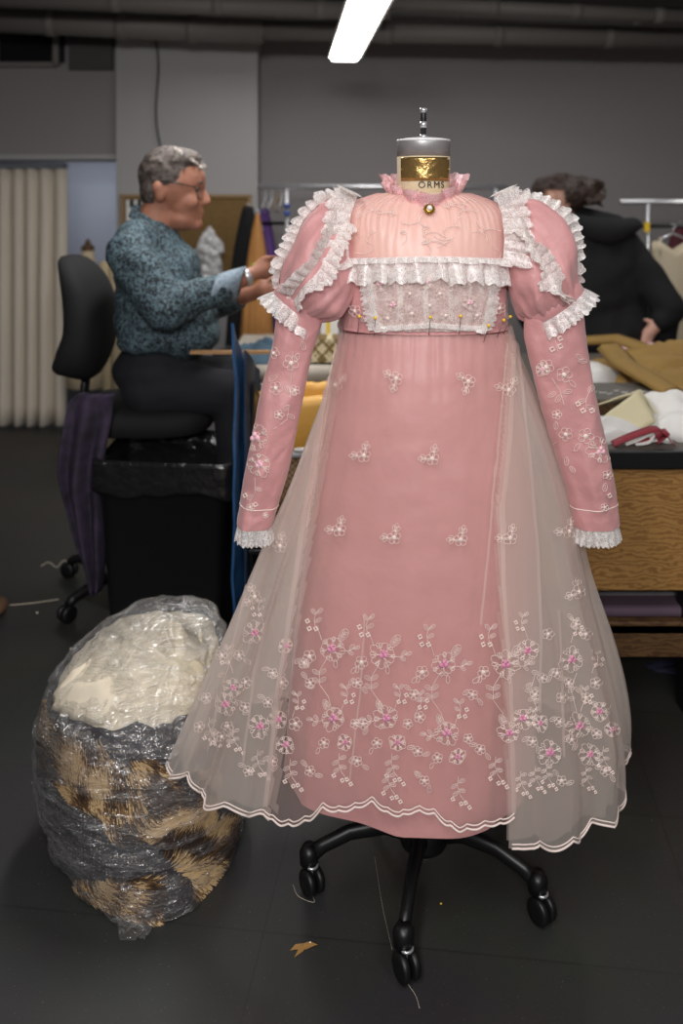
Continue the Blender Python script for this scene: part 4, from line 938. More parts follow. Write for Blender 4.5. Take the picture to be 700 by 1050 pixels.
for j in range(26):
    t = j/25; r_ = []
    for i, p in enumerate(base_ring):
        d = (p-bc); a_ = math.atan2(d.y, d.x); w = nz(math.cos(a_)*3, math.sin(a_)*3, t*3); w2 = nz(math.cos(a_)*9, math.sin(a_)*9, t*5)
        if t < .45: tt = t/.45; z = lerp(BZ-.10-.03*nz(math.cos(a_)*2, math.sin(a_)*2, 9), BZ+.012, tt); sc2 = 1.06+.02*w+.02*w2*(1-tt)+.02*(1-tt)
        elif t < .55: z = BZ+.014+.035*max(0, math.sin(a_)); sc2 = lerp(1.05, .97, (t-.45)/.1)
        else: tt = (t-.55)/.45; z = BZ-.38*tt+.02*w; sc2 = .96-.12*tt+.06*w*tt+.05*w2
        r_.append(Vector((bc.x+d.x*sc2, bc.y+d.y*sc2, z)))
    lin.append(r_)
MB().loft(lin).build('liner', M_liner, bn, mods=(('solid', .001),))
pp = bc+Vector((.02, .02, .30)); pb = MB()
for k in range(7): pb.ell(pp+Vector((random.uniform(-.12, .12), random.uniform(-.08, .08), random.uniform(-.05, .06))), (.06, .05, .05))
remesh(pb, .012, 2, disp=lambda p: .012*nz(p.x*25, p.y*25, p.z*25)).build('crumpled_paper', M_white, None, label='crumpled pale scraps inside the black waste bin', cat='paper')

# ================================================================ blue boards
M_blue = mat('blue_board', srgb(52, 100, 150), .35, col2=srgb(36, 76, 122), noise_scale=9)
M_blue2 = mat('dark_blue_board', srgb(44, 66, 92), .5, col2=srgb(28, 44, 64), noise_scale=9)
for i, (x, y0, y1, d, ln, ang, m, lb) in enumerate([(240, 332, 668, 2.90, .20, 84, M_blue, 'tall bright blue board standing edge-on beside the waste bin'), (251, 360, 668, 2.98, .18, 80, M_blue2, 'darker blue board standing edge-on just right of the tall one'),
                                                    (259, 392, 668, 3.02, .16, 83, M_black, 'shorter blackish board standing behind the blue boards')]):
    p = W(x, y0, d); h_ = p.z; mb = MB(); rows_ = []
    A = Matrix.Rotation(math.radians(ang), 3, 'Z')
    for s_ in (-.004, .004):
        r_ = []
        for j in range(13):
            r2 = []
            for k in range(9):
                t = k/8; z = j/12*(h_-.22*t if i == 0 else h_-.10*t)+.002; off = .012*nz(t*2, z*5, i)
                r2.append(Vector((p.x, p.y, z))+A@Vector((t*ln, s_+off, 0)))
            r_.append(r2)
        rows_.append(r_)
    for r_ in rows_: mb.loft(r_, closed=False)
    f_, b_ = rows_; per = lambda g: [g[0][k] for k in range(9)]+[g[j][8] for j in range(13)]+[g[12][8-k] for k in range(9)]+[g[12-j][0] for j in range(13)]
    mb.loft([per(f_), per(b_)]); mb.build('blue_board' if i < 2 else 'black_board', m, None, smooth=False, label=lb, cat='board')

# ================================================================ work tables
def wood_mat(name, c1, c2, sc_=(14, 60, 60)):
    m = mat(name, c1, .5); N = m.node_tree.nodes; L = m.node_tree.links; b = N['Principled BSDF']; tc = N.new('ShaderNodeTexCoord')
    mp = N.new('ShaderNodeMapping'); mp.inputs['Scale'].default_value = (1, 1, 2.6); L.new(tc.outputs['Object'], mp.inputs[0])
    w = N.new('ShaderNodeTexWave'); w.bands_direction = 'Z'; w.inputs['Scale'].default_value = 9; w.inputs['Distortion'].default_value = 14; w.inputs['Detail'].default_value = 3; w.inputs['Detail Scale'].default_value = 1.6
    L.new(mp.outputs[0], w.inputs['Vector']); r = N.new('ShaderNodeValToRGB'); e = r.color_ramp.elements; e[0].color = c2; e[1].color = c1; e[0].position = .1; e[1].position = .6
    n = N.new('ShaderNodeTexNoise'); n.inputs['Scale'].default_value = 90; L.new(mp.outputs[0], n.inputs['Vector'])
    mx = N.new('ShaderNodeMix'); mx.data_type = 'RGBA'; mx.blend_type = 'MULTIPLY'; mx.inputs[0].default_value = .25
    L.new(w.outputs['Color'], r.inputs[0]); L.new(r.outputs[0], mx.inputs[6]); L.new(n.outputs['Fac'], mx.inputs[7]); L.new(mx.outputs[2], b.inputs['Base Color']); return m
M_wood = wood_mat('plywood', srgb(178, 134, 76), srgb(146, 104, 54)); M_wood2 = wood_mat('dark_wood', srgb(110, 80, 48), srgb(84, 58, 34))
TZ = .81
tb = thing('cutting_table', 'big wooden cutting table with a black edge, right of the gown', 'table', (1.25, 3.3, 0))
box('tabletop', (1.25, 3.32, TZ-.02), (2.1, 1.58, .04), mat('table_surface', srgb(96, 88, 80), .7), tb)
box('edge_trim', (1.25, 2.535, TZ-.022), (2.12, .03, .052), M_black, tb)
z1 = W(0, 605, 2.56).z
box('front_panel', (1.25, 2.57, (TZ-.05+z1)/2), (2.08, .03, TZ-.05-z1), M_wood, tb)
box('back_panel', (1.25, 4.08, (TZ-.05+z1)/2), (2.08, .03, TZ-.05-z1), M_wood, tb)
box('shelf', (1.25, 3.32, .265), (2.0, 1.45, .03), M_wood2, tb)
box('shelf_apron', (1.25, 2.61, .235), (2.08, .03, .105), M_wood2, tb)
for x in (.30, 1.06, 2.24):
    for y in (2.64, 4.04): box('leg', (x, y, .38), (.08, .08, .76), M_black, tb)
tl = thing('work_table', 'pale-topped work table behind the seated person and the gown', 'table', (-.3, 4.1, 0))
M_pale = mat('pale_cover', srgb(188, 178, 164), .8, noise_amt=.1)
box('tabletop', (-.18, 4.1, .785), (.70, 1.25, .03), M_pale, tl); box('apron', (-.18, 3.52, .73), (.64, .03, .08), M_wood2, tl)
for x in (-.48, .12):
    for y in (3.56, 4.64): box('leg', (x, y, .385), (.05, .05, .77), M_black, tl)
TL = .80

def heap(name, c, rx, ry, h, m, label, cat, seed=0, rot=0, fold=3, folda=.35, edge=.12, n=56, sharp=.8, **k):
    """a heap of folded cloth lying on a surface: ridged folds, closed underneath"""
    rows_ = []; R = Matrix.Rotation(rot, 3, 'Z')
    for j in range(26):
        t = j/25; r_ = []
        for i in range(n):
            a_ = 2*PI*i/n; ca, sa = math.cos(a_), math.sin(a_); e = 1+edge*2*nz(ca*1.5, sa*1.5, seed)+edge*nz(ca*5, sa*5, seed+3)
            x, y = rx*ca*e*t, ry*sa*e*t
            rid = 1-abs(math.sin(fold*(y/ry)*1.6+2.2*nz(x/rx*1.3, y/ry*1.3, seed+1)+seed))
            z = h*(max(0, 1-t**4))**sharp*(1-folda+folda*rid+.35*nz(x/rx*2+seed, y/ry*2, 1))+.003
            r_.append(Vector(c)+R@Vector((x, y, max(.003, z) if t < 1 else 0)))
        rows_.append(r_)
    return MB().loft(rows_, cap=True).build(name, m, None, label=label, cat=cat, **k)
# --- on the cutting table
M_olive = mat('olive_cloth', srgb(150, 118, 58), .7, noise_amt=.12, bump=.3, bump_scale=10, dist=.01)
heap('olive_cloth', (1.50, 3.42, TZ), .60, .46, .135, M_olive, 'heap of folded ochre-brown cloth on the right of the cutting table', 'cloth', seed=4, rot=-.35, fold=4.2, folda=.6)
def folded_strip(name, pts, w, th, m, label, cat, n=40):
    P_ = [Vector(p) for p in pts]; r1 = []; 
    for i in range(n+1):
        t = i/n*(len(P_)-1); k = min(len(P_)-2, int(t)); p = P_[k].lerp(P_[k+1], t-k); d = (P_[k+1]-P_[k]).normalized(); s_ = d.cross(Vector((0, 0, 1))).normalized()
        r1.append([p-s_*w/2, p-s_*w*.2+Vector((0, 0, th)), p+s_*w*.3+Vector((0, 0, th*.8)), p+s_*w/2, p+s_*w*.1-Vector((0, 0, th*.3))])
    return MB().loft(r1, cap=True).build(name, m, None, label=label, cat=cat)
folded_strip('olive_cloth', [W(596, 352, 3.9), W(632, 350, 3.8), W(668, 362, 3.7), W(705, 366, 3.6)], .10, .03, M_olive, 'rolled ochre-brown cloth edge at the back of the ochre heap', 'cloth')
folded_strip('olive_cloth', [W(626, 358, 3.5), W(640, 374, 3.25), W(664, 388, 3.1), W(690, 404, 3.0)], .11, .025, M_olive, 'ochre-brown cloth band falling forward over the heap', 'cloth')
M_pc = mat('pink_cloth', srgb(222, 178, 188), .8)
heap('pink_cloth', (W(655, 0, 4.02).x, 3.98, TZ), .13, .08, .07, M_pc, 'small pale pink and white cloth behind the ochre heap', 'cloth', seed=2)
pdp = W(620, 385, 3.25)
pd = thing('white_pad', 'white pad with a bright green lower edge beside the ochre cloth', 'pad', (pdp.x-.02, 3.42, TZ))
heap_ = MB(); q = Vector((pdp.x-.02, 3.42, TZ))
MB().loft([[q+Vector((x*k_, y*k_, z)) for x, y in ((-.15, -.12), (.0, -.15), (.12, -.11), (.10, .05), (.0, .12), (-.15, .10))] for z, k_ in ((.016, 1), (.03, .98), (.07, .8), (.085, .5))], cap=True).build('cushion', M_white, pd)
MB().loft([[q+Vector((x*k_, y*k_, z)) for x, y in ((-.155, -.125), (.0, -.155), (.13, -.115), (.105, .05), (.0, .12), (-.15, .10))] for z, k_ in ((.0, .98), (.004, 1.03), (.018, 1.03), (.022, .98))], cap=True).build('green_edge', mat('lime_green', srgb(120, 205, 50), .5), pd, label='bright green edge')
M_slate = mat('slate_top', srgb(104, 100, 94), .6)
sl = thing('slate_block', 'grey chalk-marked board on a wooden block in front of the white pad', 'board', (W(620, 0, 2.98).x, 3.03, TZ))
q = Vector((W(628, 0, 3.0).x, 3.05, TZ))
box('wood_block', q+Vector((0, -.02, .022)), (.30, .16, .044), M_wood2, sl); box('board', q+Vector((-.02, .02, .052)), (.40, .24, .014), M_slate, sl)
ck = MB()
for k in range(9):
    p = q+Vector((-.12+.028*k+random.uniform(-.01, .01), -.02+random.uniform(-.03, .03), .060)); ck.tube([p, p+Vector((random.uniform(-.015, .015), random.uniform(-.02, .02), 0)), p+Vector((.02, random.uniform(-.02, .02), 0))], .0014, n=4)
ck.build('chalk_mark', M_white, sl, smooth=False)
# cream folded cloth standing as a tent
def sheet(name, poly, m, label, cat, th=.004, sub=8, wav=.004):
    """soft quad patch between four corner points (a,b,c,d)"""
    a_, b_, c_, d_ = (Vector(p) for p in poly); rows_ = []
    for j in range(sub+1):
        rows_.append([(a_.lerp(b_, i/sub)).lerp(d_.lerp(c_, i/sub), j/sub)+Vector((0, 0, 1))*wav*nz(i*.6, j*.6, a_.x*9)+Vector((0, 1, 0))*wav*nz(i*.5, j*.5, a_.x*5+3) for i in range(sub+1)])
    return rows_
q = lambda px, py, d: W(px, py, d)
def onT(px, d, dz=0): v = W(px, 0, d); return Vector((v.x, d, TZ+dz))
cf = MB()
cf.loft(sheet('', [onT(596, 2.72, .004), onT(652, 2.66, .02), q(672, 432, 2.70), q(656, 400, 2.80)], None, '', ''), closed=False)
cf.loft(sheet('', [q(656, 400, 2.80), onT(592, 2.95, .01), onT(600, 3.0, .01), q(660, 405, 2.9)], None, '', ''), closed=False)
cf.loft(sheet('', [q(656, 400, 2.80), q(676, 430, 2.74), onT(676, 2.85, .01), onT(668, 2.95, .01)], None, '', ''), closed=False)
cf.build('cream_cloth', mat('cream_felt', srgb(216, 206, 170), .85), None, mods=(('solid', .006),), label='cream folded cloth standing up in a peak at the table front', cat='cloth')
heap('white_cloth', (W(608, 0, 2.68).x, 2.70, TZ), .17, .10, .055, M_white, 'white cloth lying in front of the cream peak, next to the sleeve', 'cloth', seed=8)
heap('white_cloth', (W(705, 0, 2.78).x, 2.80, TZ), .16, .20, .115, M_white, 'white translucent cloth heaped at the right edge of the table', 'cloth', seed=12, fold=2)
# red and white ribbon
rb = thing('ribbon', 'coiled dark red and white striped ribbon at the table front edge', 'ribbon', onT(662, 2.60))
M_red = mat('dark_red', srgb(140, 36, 50), .6)
for i, (m, pts) in enumerate([(M_red, [(628, 462), (645, 448), (670, 440), (680, 444), (690, 462)]), (M_white, [(640, 461), (652, 450), (668, 443), (664, 452), (650, 462)]), (M_red, [(648, 462), (668, 447), (684, 443), (672, 458)]), (M_white, [(660, 462), (672, 450), (682, 455), (688, 463)])]):
    P_ = [W(x, y, 2.585+.012*i) for x, y in pts]; P_ = [Vector((p.x, p.y, max(TZ+.006, p.z))) for p in P_]
    sm_pts = [Vector(sint([(k,)+tuple(p) for k, p in enumerate(P_)], t*(len(P_)-1)/20)) for t in range(21)]
    MB().loft([[p+Vector((0, -.018, -.002)) for p in sm_pts], [p+Vector((0, .018, .004)) for p in sm_pts]], closed=False).build('red_band' if m is M_red else 'white_band', m, rb, mods=(('solid', .003),))
# on the table shelf
SZ_ = .28
heap('grey_cloth', (1.2, 2.84, SZ_), .58, .12, .115, mat('grey_cloth', srgb(120, 116, 118), .8), 'grey folded cloth on the shelf under the cutting table', 'cloth', seed=21, fold=1.5)
box('folded_cloth', (1.24, 2.68, SZ_+.016), (1.0, .09, .032), mat('mauve_cloth', srgb(104, 84, 100), .8), None, bevel=.012, label='mauve folded cloth on the shelf in front of the grey one', cat='cloth')
# --- on the pale table
heap('denim_cloth', (W(268, 0, 3.95).x, 3.95, TL), .14, .10, .10, mat('denim', srgb(74, 98, 116), .85, noise_amt=.3, noise_scale=14), 'blue-grey denim heap on the table in front of the seated person', 'cloth', seed=31, fold=3, folda=.6)
heap('dark_cloth', (W(245, 0, 4.1).x, 4.05, TL), .12, .12, .05, M_blackc, 'blackish cloth under the denim heap', 'cloth', seed=33)
def dam_mat():
    m = mat('damask', srgb(200, 182, 140), .6); N = m.node_tree.nodes; L = m.node_tree.links; b = N['Principled BSDF']; tc = N.new('ShaderNodeTexCoord')
    mp = N.new('ShaderNodeMapping'); mp.inputs['Scale'].default_value = (55, 55, 45); L.new(tc.outputs['Object'], mp.inputs[0])
    sx = N.new('ShaderNodeSeparateXYZ'); L.new(mp.outputs[0], sx.inputs[0])
    def mth(op, a_, b2=None):
        n = N.new('ShaderNodeMath'); n.operation = op
        for i_, v in enumerate((a_, b2)):
            if v is None: continue
            if isinstance(v, (int, float)): n.inputs[i_].default_value = v
            else: L.new(v, n.inputs[i_])
        return n.outputs[0]
    s1 = mth('MULTIPLY', mth('SINE', mth('MULTIPLY', sx.outputs[0], 1.6)), mth('SINE', mth('MULTIPLY', sx.outputs[2], 1.6))); s2 = mth('MULTIPLY', mth('COSINE', mth('MULTIPLY', sx.outputs[0], 3.7)), mth('COSINE', mth('MULTIPLY', sx.outputs[2], 4.3)))
    t = mth('GREATER_THAN', mth('ADD', s1, mth('MULTIPLY', s2, .8)), .05); mx = N.new('ShaderNodeMix'); mx.data_type = 'RGBA'; L.new(t, mx.inputs[0]); mx.inputs[6].default_value = srgb(118, 94, 48); mx.inputs[7].default_value = srgb(206, 192, 156)
    L.new(mx.outputs[2], b.inputs['Base Color']); return m
dbp = W(334, 358, 3.85)
box('tray', (dbp.x-.01, 3.88, TL+.008), (.21, .16, .016), M_black, None, label='flat black tray under the damask box', cat='tray')
db = thing('damask_box', 'small box covered in gold and cream damask pattern on a black tray', 'box', (dbp.x, 3.88, TL+.016))
box('body', (dbp.x, 3.88, TL+.062), (.155, .11, .09), dam_mat(), db); box('lid', (dbp.x, 3.88, TL+.116), (.162, .117, .022), MATS['damask'], db)
tbx = W(338, 0, 4.15).x
tbo = thing('carton', 'tall white carton with yellow and red print behind the damask box', 'box', (tbx, 4.15, TL))
box('body', (tbx, 4.15, TL+.125), (.085, .06, .25), M_white, tbo); box('yellow_print', (tbx-.008, 4.118, TL+.15), (.018, .004, .17), M_yel, tbo, bevel=0); box('red_print', (tbx+.002, 4.117, TL+.05), (.03, .005, .035), mat('print_red', srgb(190, 40, 50), .5), tbo, bevel=0)
pv = thing('purple_folder', 'thin purple folder standing left of the white carton', 'folder', (tbx-.07, 4.15, TL))
box('cover', (tbx-.072, 4.15, TL+.11), (.008, .08, .22), mat('purple_card', srgb(78, 50, 130), .5), pv); box('pages', (tbx-.062, 4.15, TL+.105), (.010, .07, .20), M_white, pv)
for i, (x, m, lb) in enumerate([(310, mat('navy_reel', srgb(34, 40, 84), .5), 'dark blue reel standing left of the damask box'), (303, M_red, 'dark red reel standing behind the dark blue one')]):
    p = W(x, 0, 3.9+.08*i); rt = thing('thread_reel', lb, 'reel', (p.x, p.y, TL))
    MB().lathe((p.x, p.y, TL), [(.03, .0), (.03, .01), (.012, .011), (.012, .11), (.03, .111), (.03, .12)], n=20).build('spool', M_black, rt); MB().lathe((p.x, p.y, TL), [(.013, .012), (.026, .016), (.026, .106), (.013, .110)], n=20).build('thread', m, rt)
rl = W(300, 386, 3.50); MB().tube([(rl.x-.18, 3.53, TL+.034), (rl.x+.0, 3.515, TL+.036), (rl.x+.24, 3.53, TL+.034)], [.033, .035, .032], n=18).build('cloth_roll', M_pale, None, label='pale grey cloth roll lying along the front of the pale table', cat='cloth roll')
# clear plastic bundle behind the seated person's chest
M_plas = sheer('clear_plastic', srgb(235, 235, 238), .10, .5, transl=.3, gloss=.75)
cb = MB(); v = W(214, 255, 5.52); x_ = v.x; cb.ell((x_, 5.54, v.z), (.085, .06, .10)).ell((x_+.01, 5.55, v.z-.13), (.075, .055, .12)).cap((x_, 5.56, v.z+.08), .03, (x_, 5.58, v.z+.13), .015)
cbm = remesh(cb, .012, 1, disp=lambda p: .022*nz(p.x*26, p.y*26, p.z*26)+.012*nz(p.x*60, p.y*60, p.z*60)); 
cbm.build('plastic_bundle', mat('crinkled_film', srgb(225, 225, 225), .2, .1), None, smooth=False, label='shiny crinkled plastic bundle hanging on the pinboard behind the seated person', cat='plastic')
# yardstick on the lap
a_, b_ = W(195, 361, 3.02), W(276, 361, 3.10); MB().box((a_+b_)/2, ((b_-a_).length, .028, .010)).build('yardstick', mat('yardstick_wood', srgb(168, 128, 84), .5), None, smooth=False, label='narrow wooden yardstick across the lap of the seated person', cat='ruler')

# ================================================================ basket with yellow material on a stand
gx = W(296, 0, 3.1).x
sd_ = thing('low_stand', 'dark metal stand carrying the woven basket behind the left sleeve', 'stand', (gx, 3.15, 0))
SH = .33
box('shelf', (gx, 3.15, SH-.01), (.34, .26, .02), M_black, sd_)
for sx in (-1, 1):
    for sy in (-1, 1): MB().tube([(gx+sx*.155, 3.15+sy*.115, 0), (gx+sx*.155, 3.15+sy*.115, SH-.01)], .009, n=10).build('leg', M_blackm, sd_)
bs = thing('woven_basket', 'brown woven basket with a grey rim behind the left sleeve', 'basket', (gx, 3.15, SH))
def wk_mat():
    m = mat('wicker', srgb(120, 92, 56), .7); N = m.node_tree.nodes; L = m.node_tree.links; b = N['Principled BSDF']; tc = N.new('ShaderNodeTexCoord')
    c = N.new('ShaderNodeTexChecker'); c.inputs['Scale'].default_value = 90; c.inputs['Color1'].default_value = srgb(132, 104, 66); c.inputs['Color2'].default_value = srgb(70, 50, 30); L.new(tc.outputs['Object'], c.inputs['Vector']); L.new(c.outputs['Color'], b.inputs['Base Color']); return m
M_wick = wk_mat()
def rring(cx, cy, hx, hy, z, n=48, e=.5): return [Vector((cx+hx*math.copysign(abs(math.cos(t))**e, math.cos(t)), cy+hy*math.copysign(abs(math.sin(t))**e, math.sin(t)), z)) for t in [2*PI*k/n for k in range(n)]]
BT = W(0, 466, 3.02).z
MB().loft([rring(gx, 3.15, .13, .10, SH), rring(gx, 3.15, .155, .12, BT-.01), rring(gx, 3.15, .145, .11, BT-.01), rring(gx, 3.15, .12, .09, SH+.02)], cap=True).build('body', M_wick, bs)
MB().tube(rring(gx, 3.15, .155, .12, BT-.005), .011, n=8, closed=True).build('rim', mat('grey_rim', srgb(150, 150, 152), .5), bs)
M_yelc = mat('golden_yellow_sheet', srgb(232, 176, 84), .5, noise_amt=.06, bump=.2, bump_scale=12)
yt = W(0, 410, 3.1).z
def curl(x0, x1, d, ztop, zbot, lb, r=.028):
    A_, B_ = W(x0, 0, d).x, W(x1, 0, d).x; sec = [(0, zbot), (0, ztop-r*1.2)]+[(r-r*math.cos(t), ztop-r+r*math.sin(t)) for t in [PI*k/8 for k in range(0, 9)]]+[(2*r, ztop-r*1.8)]
    rows_ = [[Vector((lerp(A_, B_, i/12), d+yy+.008*nz(i*.4, zz*6, d), zz+.006*nz(i*.5, 1, d))) for yy, zz in sec] for i in range(13)]
    MB().loft(rows_, closed=False).build('yellow_sheet', M_yelc, None, mods=(('solid', .004),), label=lb, cat='sheet')
curl(262, 348, 3.11, W(0, 409, 3.1).z, BT-.12, 'golden yellow sheet curled over at the front of the basket')
curl(300, 345, 3.20, W(0, 393, 3.2).z, BT-.1, 'taller golden yellow sheet standing at the back of the basket', .02)
curl(249, 268, 3.13, W(0, 405, 3.1).z, BT-.14, 'narrow golden yellow sheet at the left side of the basket', .016)
q = W(322, 463, 3.0); MB().tube([(q.x-.07, 3.03, BT+.012), (q.x, 3.03, BT+.014), (q.x+.08, 3.04, BT+.045)], [.006, .011, .012], n=10).build('cloth_twist', M_white, None, label='thick white cloth twist lying on the front rim of the basket', cat='cloth')

# ================================================================ alcove, pier and racks
def curtain(name, x0, x1, d, z0, z1, m, label, n=160, folds=9):
    rows_ = []
    for j in range(14):
        v = j/13; r_ = []
        for i in range(n+1):
            u_ = i/n; a_ = u_*2*PI*folds+.8*math.sin(u_*9)+.5*v*math.sin(u_*17); r_.append(Vector((lerp(x0, x1, u_)+.012*math.cos(a_), d+(.028+.02*v)*math.sin(a_)+.015*nz(u_*6, v*3, 0), lerp(z1, z0, v)+.008*nz(u_*14, 0, 5)*v)))
        rows_.append(r_)
    return MB().loft(rows_, closed=False)
A_ = W(66, 0, 5.86).x
cm = curtain('c', -2.75, A_, 5.88, .012, W(0, 173, 5.88).z, None, '')
ct = thing('curtain', 'cream floor-length curtain hanging in the alcove opening on the left', 'curtain', (-2.3, 5.88, 0)); cm.build('drape', mat('curtain_cloth', srgb(226, 216, 200), .85), ct, mods=(('solid', .004),))
tz_ = W(0, 170, 5.88).z; MB().box(((-2.75+A_)/2, 5.88, tz_), (A_+2.75, .10, .035)).build('heading', mat('heading_tape', srgb(120, 124, 130), .8), ct, smooth=False)
MB().tube([(-3.3, 5.88, tz_+.035), (xl, 5.88, tz_+.035)], .010, n=8).build('curtain_rail', M_chrome, None, label='thin metal curtain rail across the alcove opening', cat='rail')
# pale bolts leaning behind the chair
M_card = mat('cloth_bolt', srgb(196, 178, 144), .8)
for i, (x, y, lb) in enumerate([(107, 268, 'left of two tall beige cloth bolts behind the chair'), (117, 262, 'right of two tall beige cloth bolts, partly behind the seated person')]):
    p = W(x, y, 5.3); MB().loft([rring(p.x+.03*(1-k), 5.3+.0*k, .030, .03, zz, n=16, e=.7) for k, zz in ((0, .001), (1, p.z-.02), (1, p.z))], cap=True).build('cloth_bolt', M_card, None, label=lb, cat='cloth bolt')
# far small form
p = W(90, 250, 5.75); df_ = thing('dress_form', 'small pale dress form far behind the black chair back', 'dress form', (p.x, 5.75, 0))
zt = p.z; MB().lathe((p.x, 5.75, 0), [(.05, zt-.95), (.13, zt-.93), (.15, zt-.75), (.10, zt-.52), (.14, zt-.32), (.13, zt-.22), (.05, zt-.14), (.04, zt-.05), (.04, zt-.04)], n=24).build('torso', M_linen, df_)
MB().lathe((p.x, 5.75, 0), [(.042, zt-.045), (.045, zt-.02), (.02, zt), (.012, zt+.03)], n=16).build('neck_cap', M_wood2, df_)
MB().lathe((p.x, 5.75, 0), [(.015, zt-.9), (.015, .05), (.16, .03), (.17, .0)], n=20).build('stand', M_blackm, df_)
# pinboard on the pier
pb_ = thing('pinboard', 'brown cork pinboard in a pale wooden frame on the light pier', 'pinboard', W(190, 275, 5.63))
a_, b_ = W(126, 201, 5.63), W(256, 300, 5.63); cx_, cz_, w_, h_ = (a_.x+b_.x)/2, (a_.z+b_.z)/2, b_.x-a_.x, a_.z-b_.z
box('cork', (cx_, 5.635, cz_), (w_, .02, h_), mat('cork', srgb(128, 100, 58), .9, noise_amt=.2, noise_scale=60), pb_, bevel=0)
M_frame = mat('frame_wood', srgb(150, 122, 84), .6)
for dx, dz, sx, sz_ in ((0, h_/2, w_+.03, .022), (0, -h_/2, w_+.03, .022), (w_/2, 0, .022, h_), (-w_/2, 0, .022, h_)): box('frame_rail', (cx_+dx, 5.625, cz_+dz), (sx, .03, sz_), M_frame, pb_)
pp_ = W(150, 245, 5.61); ps = thing('pinned_sheet', 'large white sheet with two small dark pictures pinned to the cork board', 'paper', (pp_.x, 5.615, pp_.z-.25))
box('sheet', (pp_.x, 5.615, pp_.z), (.26, .003, .50), M_white, ps, bevel=0)
for dx in (-15, -7): v = W(150+dx, 209, 5.61); box('picture', (v.x, 5.611, v.z), (.028, .003, .05), M_black, ps, bevel=0)
# clothes racks
def rack(name, label, x0, x1, d, z, posts, low=None, dy=0):
    t = thing(name, label, 'clothes rack', ((x0+x1)/2, d, 0))
    MB().tube([(x0, d+dy, z), (x1, d-dy, z)], .016, n=12).build('rail', M_chrome, t)
    if low: MB().tube([(x0, d+dy, low), (x1, d-dy, low)], .010, n=10).build('lower_rail', M_blackm, t)
    for px_ in posts:
        MB().tube([(px_, d, .08), (px_, d, z-.005)], .013, n=10).build('post', M_chrome, t)
        MB().tube([(px_, d-.24, .08), (px_, d+.24, .08)], .013, n=10).build('foot', M_chrome, t)
        for s_ in (-1, 1): MB().ell((px_, d+s_*.22, .038), (.016, .036, .037), n=14).build('caster', M_black, t)
    MB().tube([(posts[0], d, .10), (posts[-1], d, .10)], .010, n=10).build('base_rail', M_chrome, t)
    return t
z_ = W(0, 191.5, 5.2).z
rack('clothes_rack', 'chrome clothes rack behind the left puffed sleeve', W(264, 0, 5.2).x, W(520, 0, 5.2).x, 5.2, z_, (W(294, 0, 5.2).x, W(508, 0, 5.2).x), low=W(0, 229, 5.2).z)
z2 = W(0, 207, 4.8).z
rack('clothes_rack', 'chrome clothes rack at the right edge behind the person in black', W(636, 0, 4.8).x, W(636, 0, 4.8).x+1.1, 4.8, z2, (W(664, 0, 4.8).x, W(664, 0, 4.8).x+.98), low=W(0, 232, 4.8).z)
tg = W(663, 233, 4.77); box('yellow_tag', tg+Vector((0, 0, 0)), (.028, .02, .055), M_yel, None, label='small yellow tag on the post of the right clothes rack', cat='tag', bevel=.003)
for i, y in enumerate((211, 218.5)): v = W(294, y, 5.18); MB().lathe(v, [(.017, -.012), (.019, 0), (.017, .012)], n=16).build('blue_clip', mat('clip_blue', srgb(48, 80, 160), .4), None, label='%s of two blue clips on the left rack post' % ('upper', 'lower')[i], cat='clip')
def hanger(t, x, y, z, w=.2):
    MB().tube([(x-w, y, z-.10), (x-w*.5, y, z-.055), (x, y, z-.035), (x+w*.5, y, z-.055), (x+w, y, z-.10)], .006, n=6).tube([(x, y, z-.035), (x, y, z-.01), (x+.014, y, z+.008), (x, y, z+.022), (x-.012, y, z+.014)], .003, n=6).build('hanger', M_chrome, t)
def garment(name, label, cat, x, y, z, prof, m, yaw=0, dep=.07, seed=0):
    """hanging garment: prof rows (drop, left half-width, right half-width)"""
    t = thing(name, label, cat, (x, y, z-.03)); hanger(t, x, y, z, min(prof[1][1], .18)); rows_ = []
    for i in range(30):
        dr = lerp(prof[0][0], prof[-1][0], i/29); l_, r_ = sint(prof, dr); row = []
        for k in range(48):
            a_ = 2*PI*k/48; ca, sa = math.cos(a_), math.sin(a_); m_ = 1+(.10*math.sin(7*a_+seed)+.08*math.sin(12*a_))*min(1, i/15)
            row.append(Vector((x+(r_ if ca > 0 else l_)*ca, y+dep*(.5+.5*i/29)*sa*m_, z-dr+.01*nz(ca*2, sa*2, seed))))
        rows_.append(row)
    MB().loft(rows_, cap=True).build('cloth', m, t); return t
lz_ = z_
for nm, lb, px_, y_, zz, prof, m in [
    ('black_coat', 'blackish coat hanging at the left end of the left rack', 254, 5.12, W(0, 212, 5.12).z, [(.0, .03, .03), (.08, .05, .05), (.3, .09, .10), (.9, .14, .14)], M_blackc),
    ('purple_garment', 'purple garment hanging at the right of the gold jacket', 270, 5.24, W(0, 214, 5.2).z, [(.0, .02, .03), (.1, .04, .05), (.35, .06, .09), (.9, .10, .13)], mat('violet_cloth', srgb(78, 46, 110), .7)),
    ('gold_jacket', 'golden ochre jacket hanging between dark coat and purple garment', 264, 5.02, W(0, 219, 5.0).z, [(.0, .01, .01), (.08, .03, .025), (.3, .065, .06), (.8, .11, .10)], mat('gold_cloth', srgb(186, 130, 70), .6, noise_amt=.15, noise_scale=6))]:
    garment(nm, lb, 'garment', W(px_, 0, y_).x, y_, zz, prof, m)
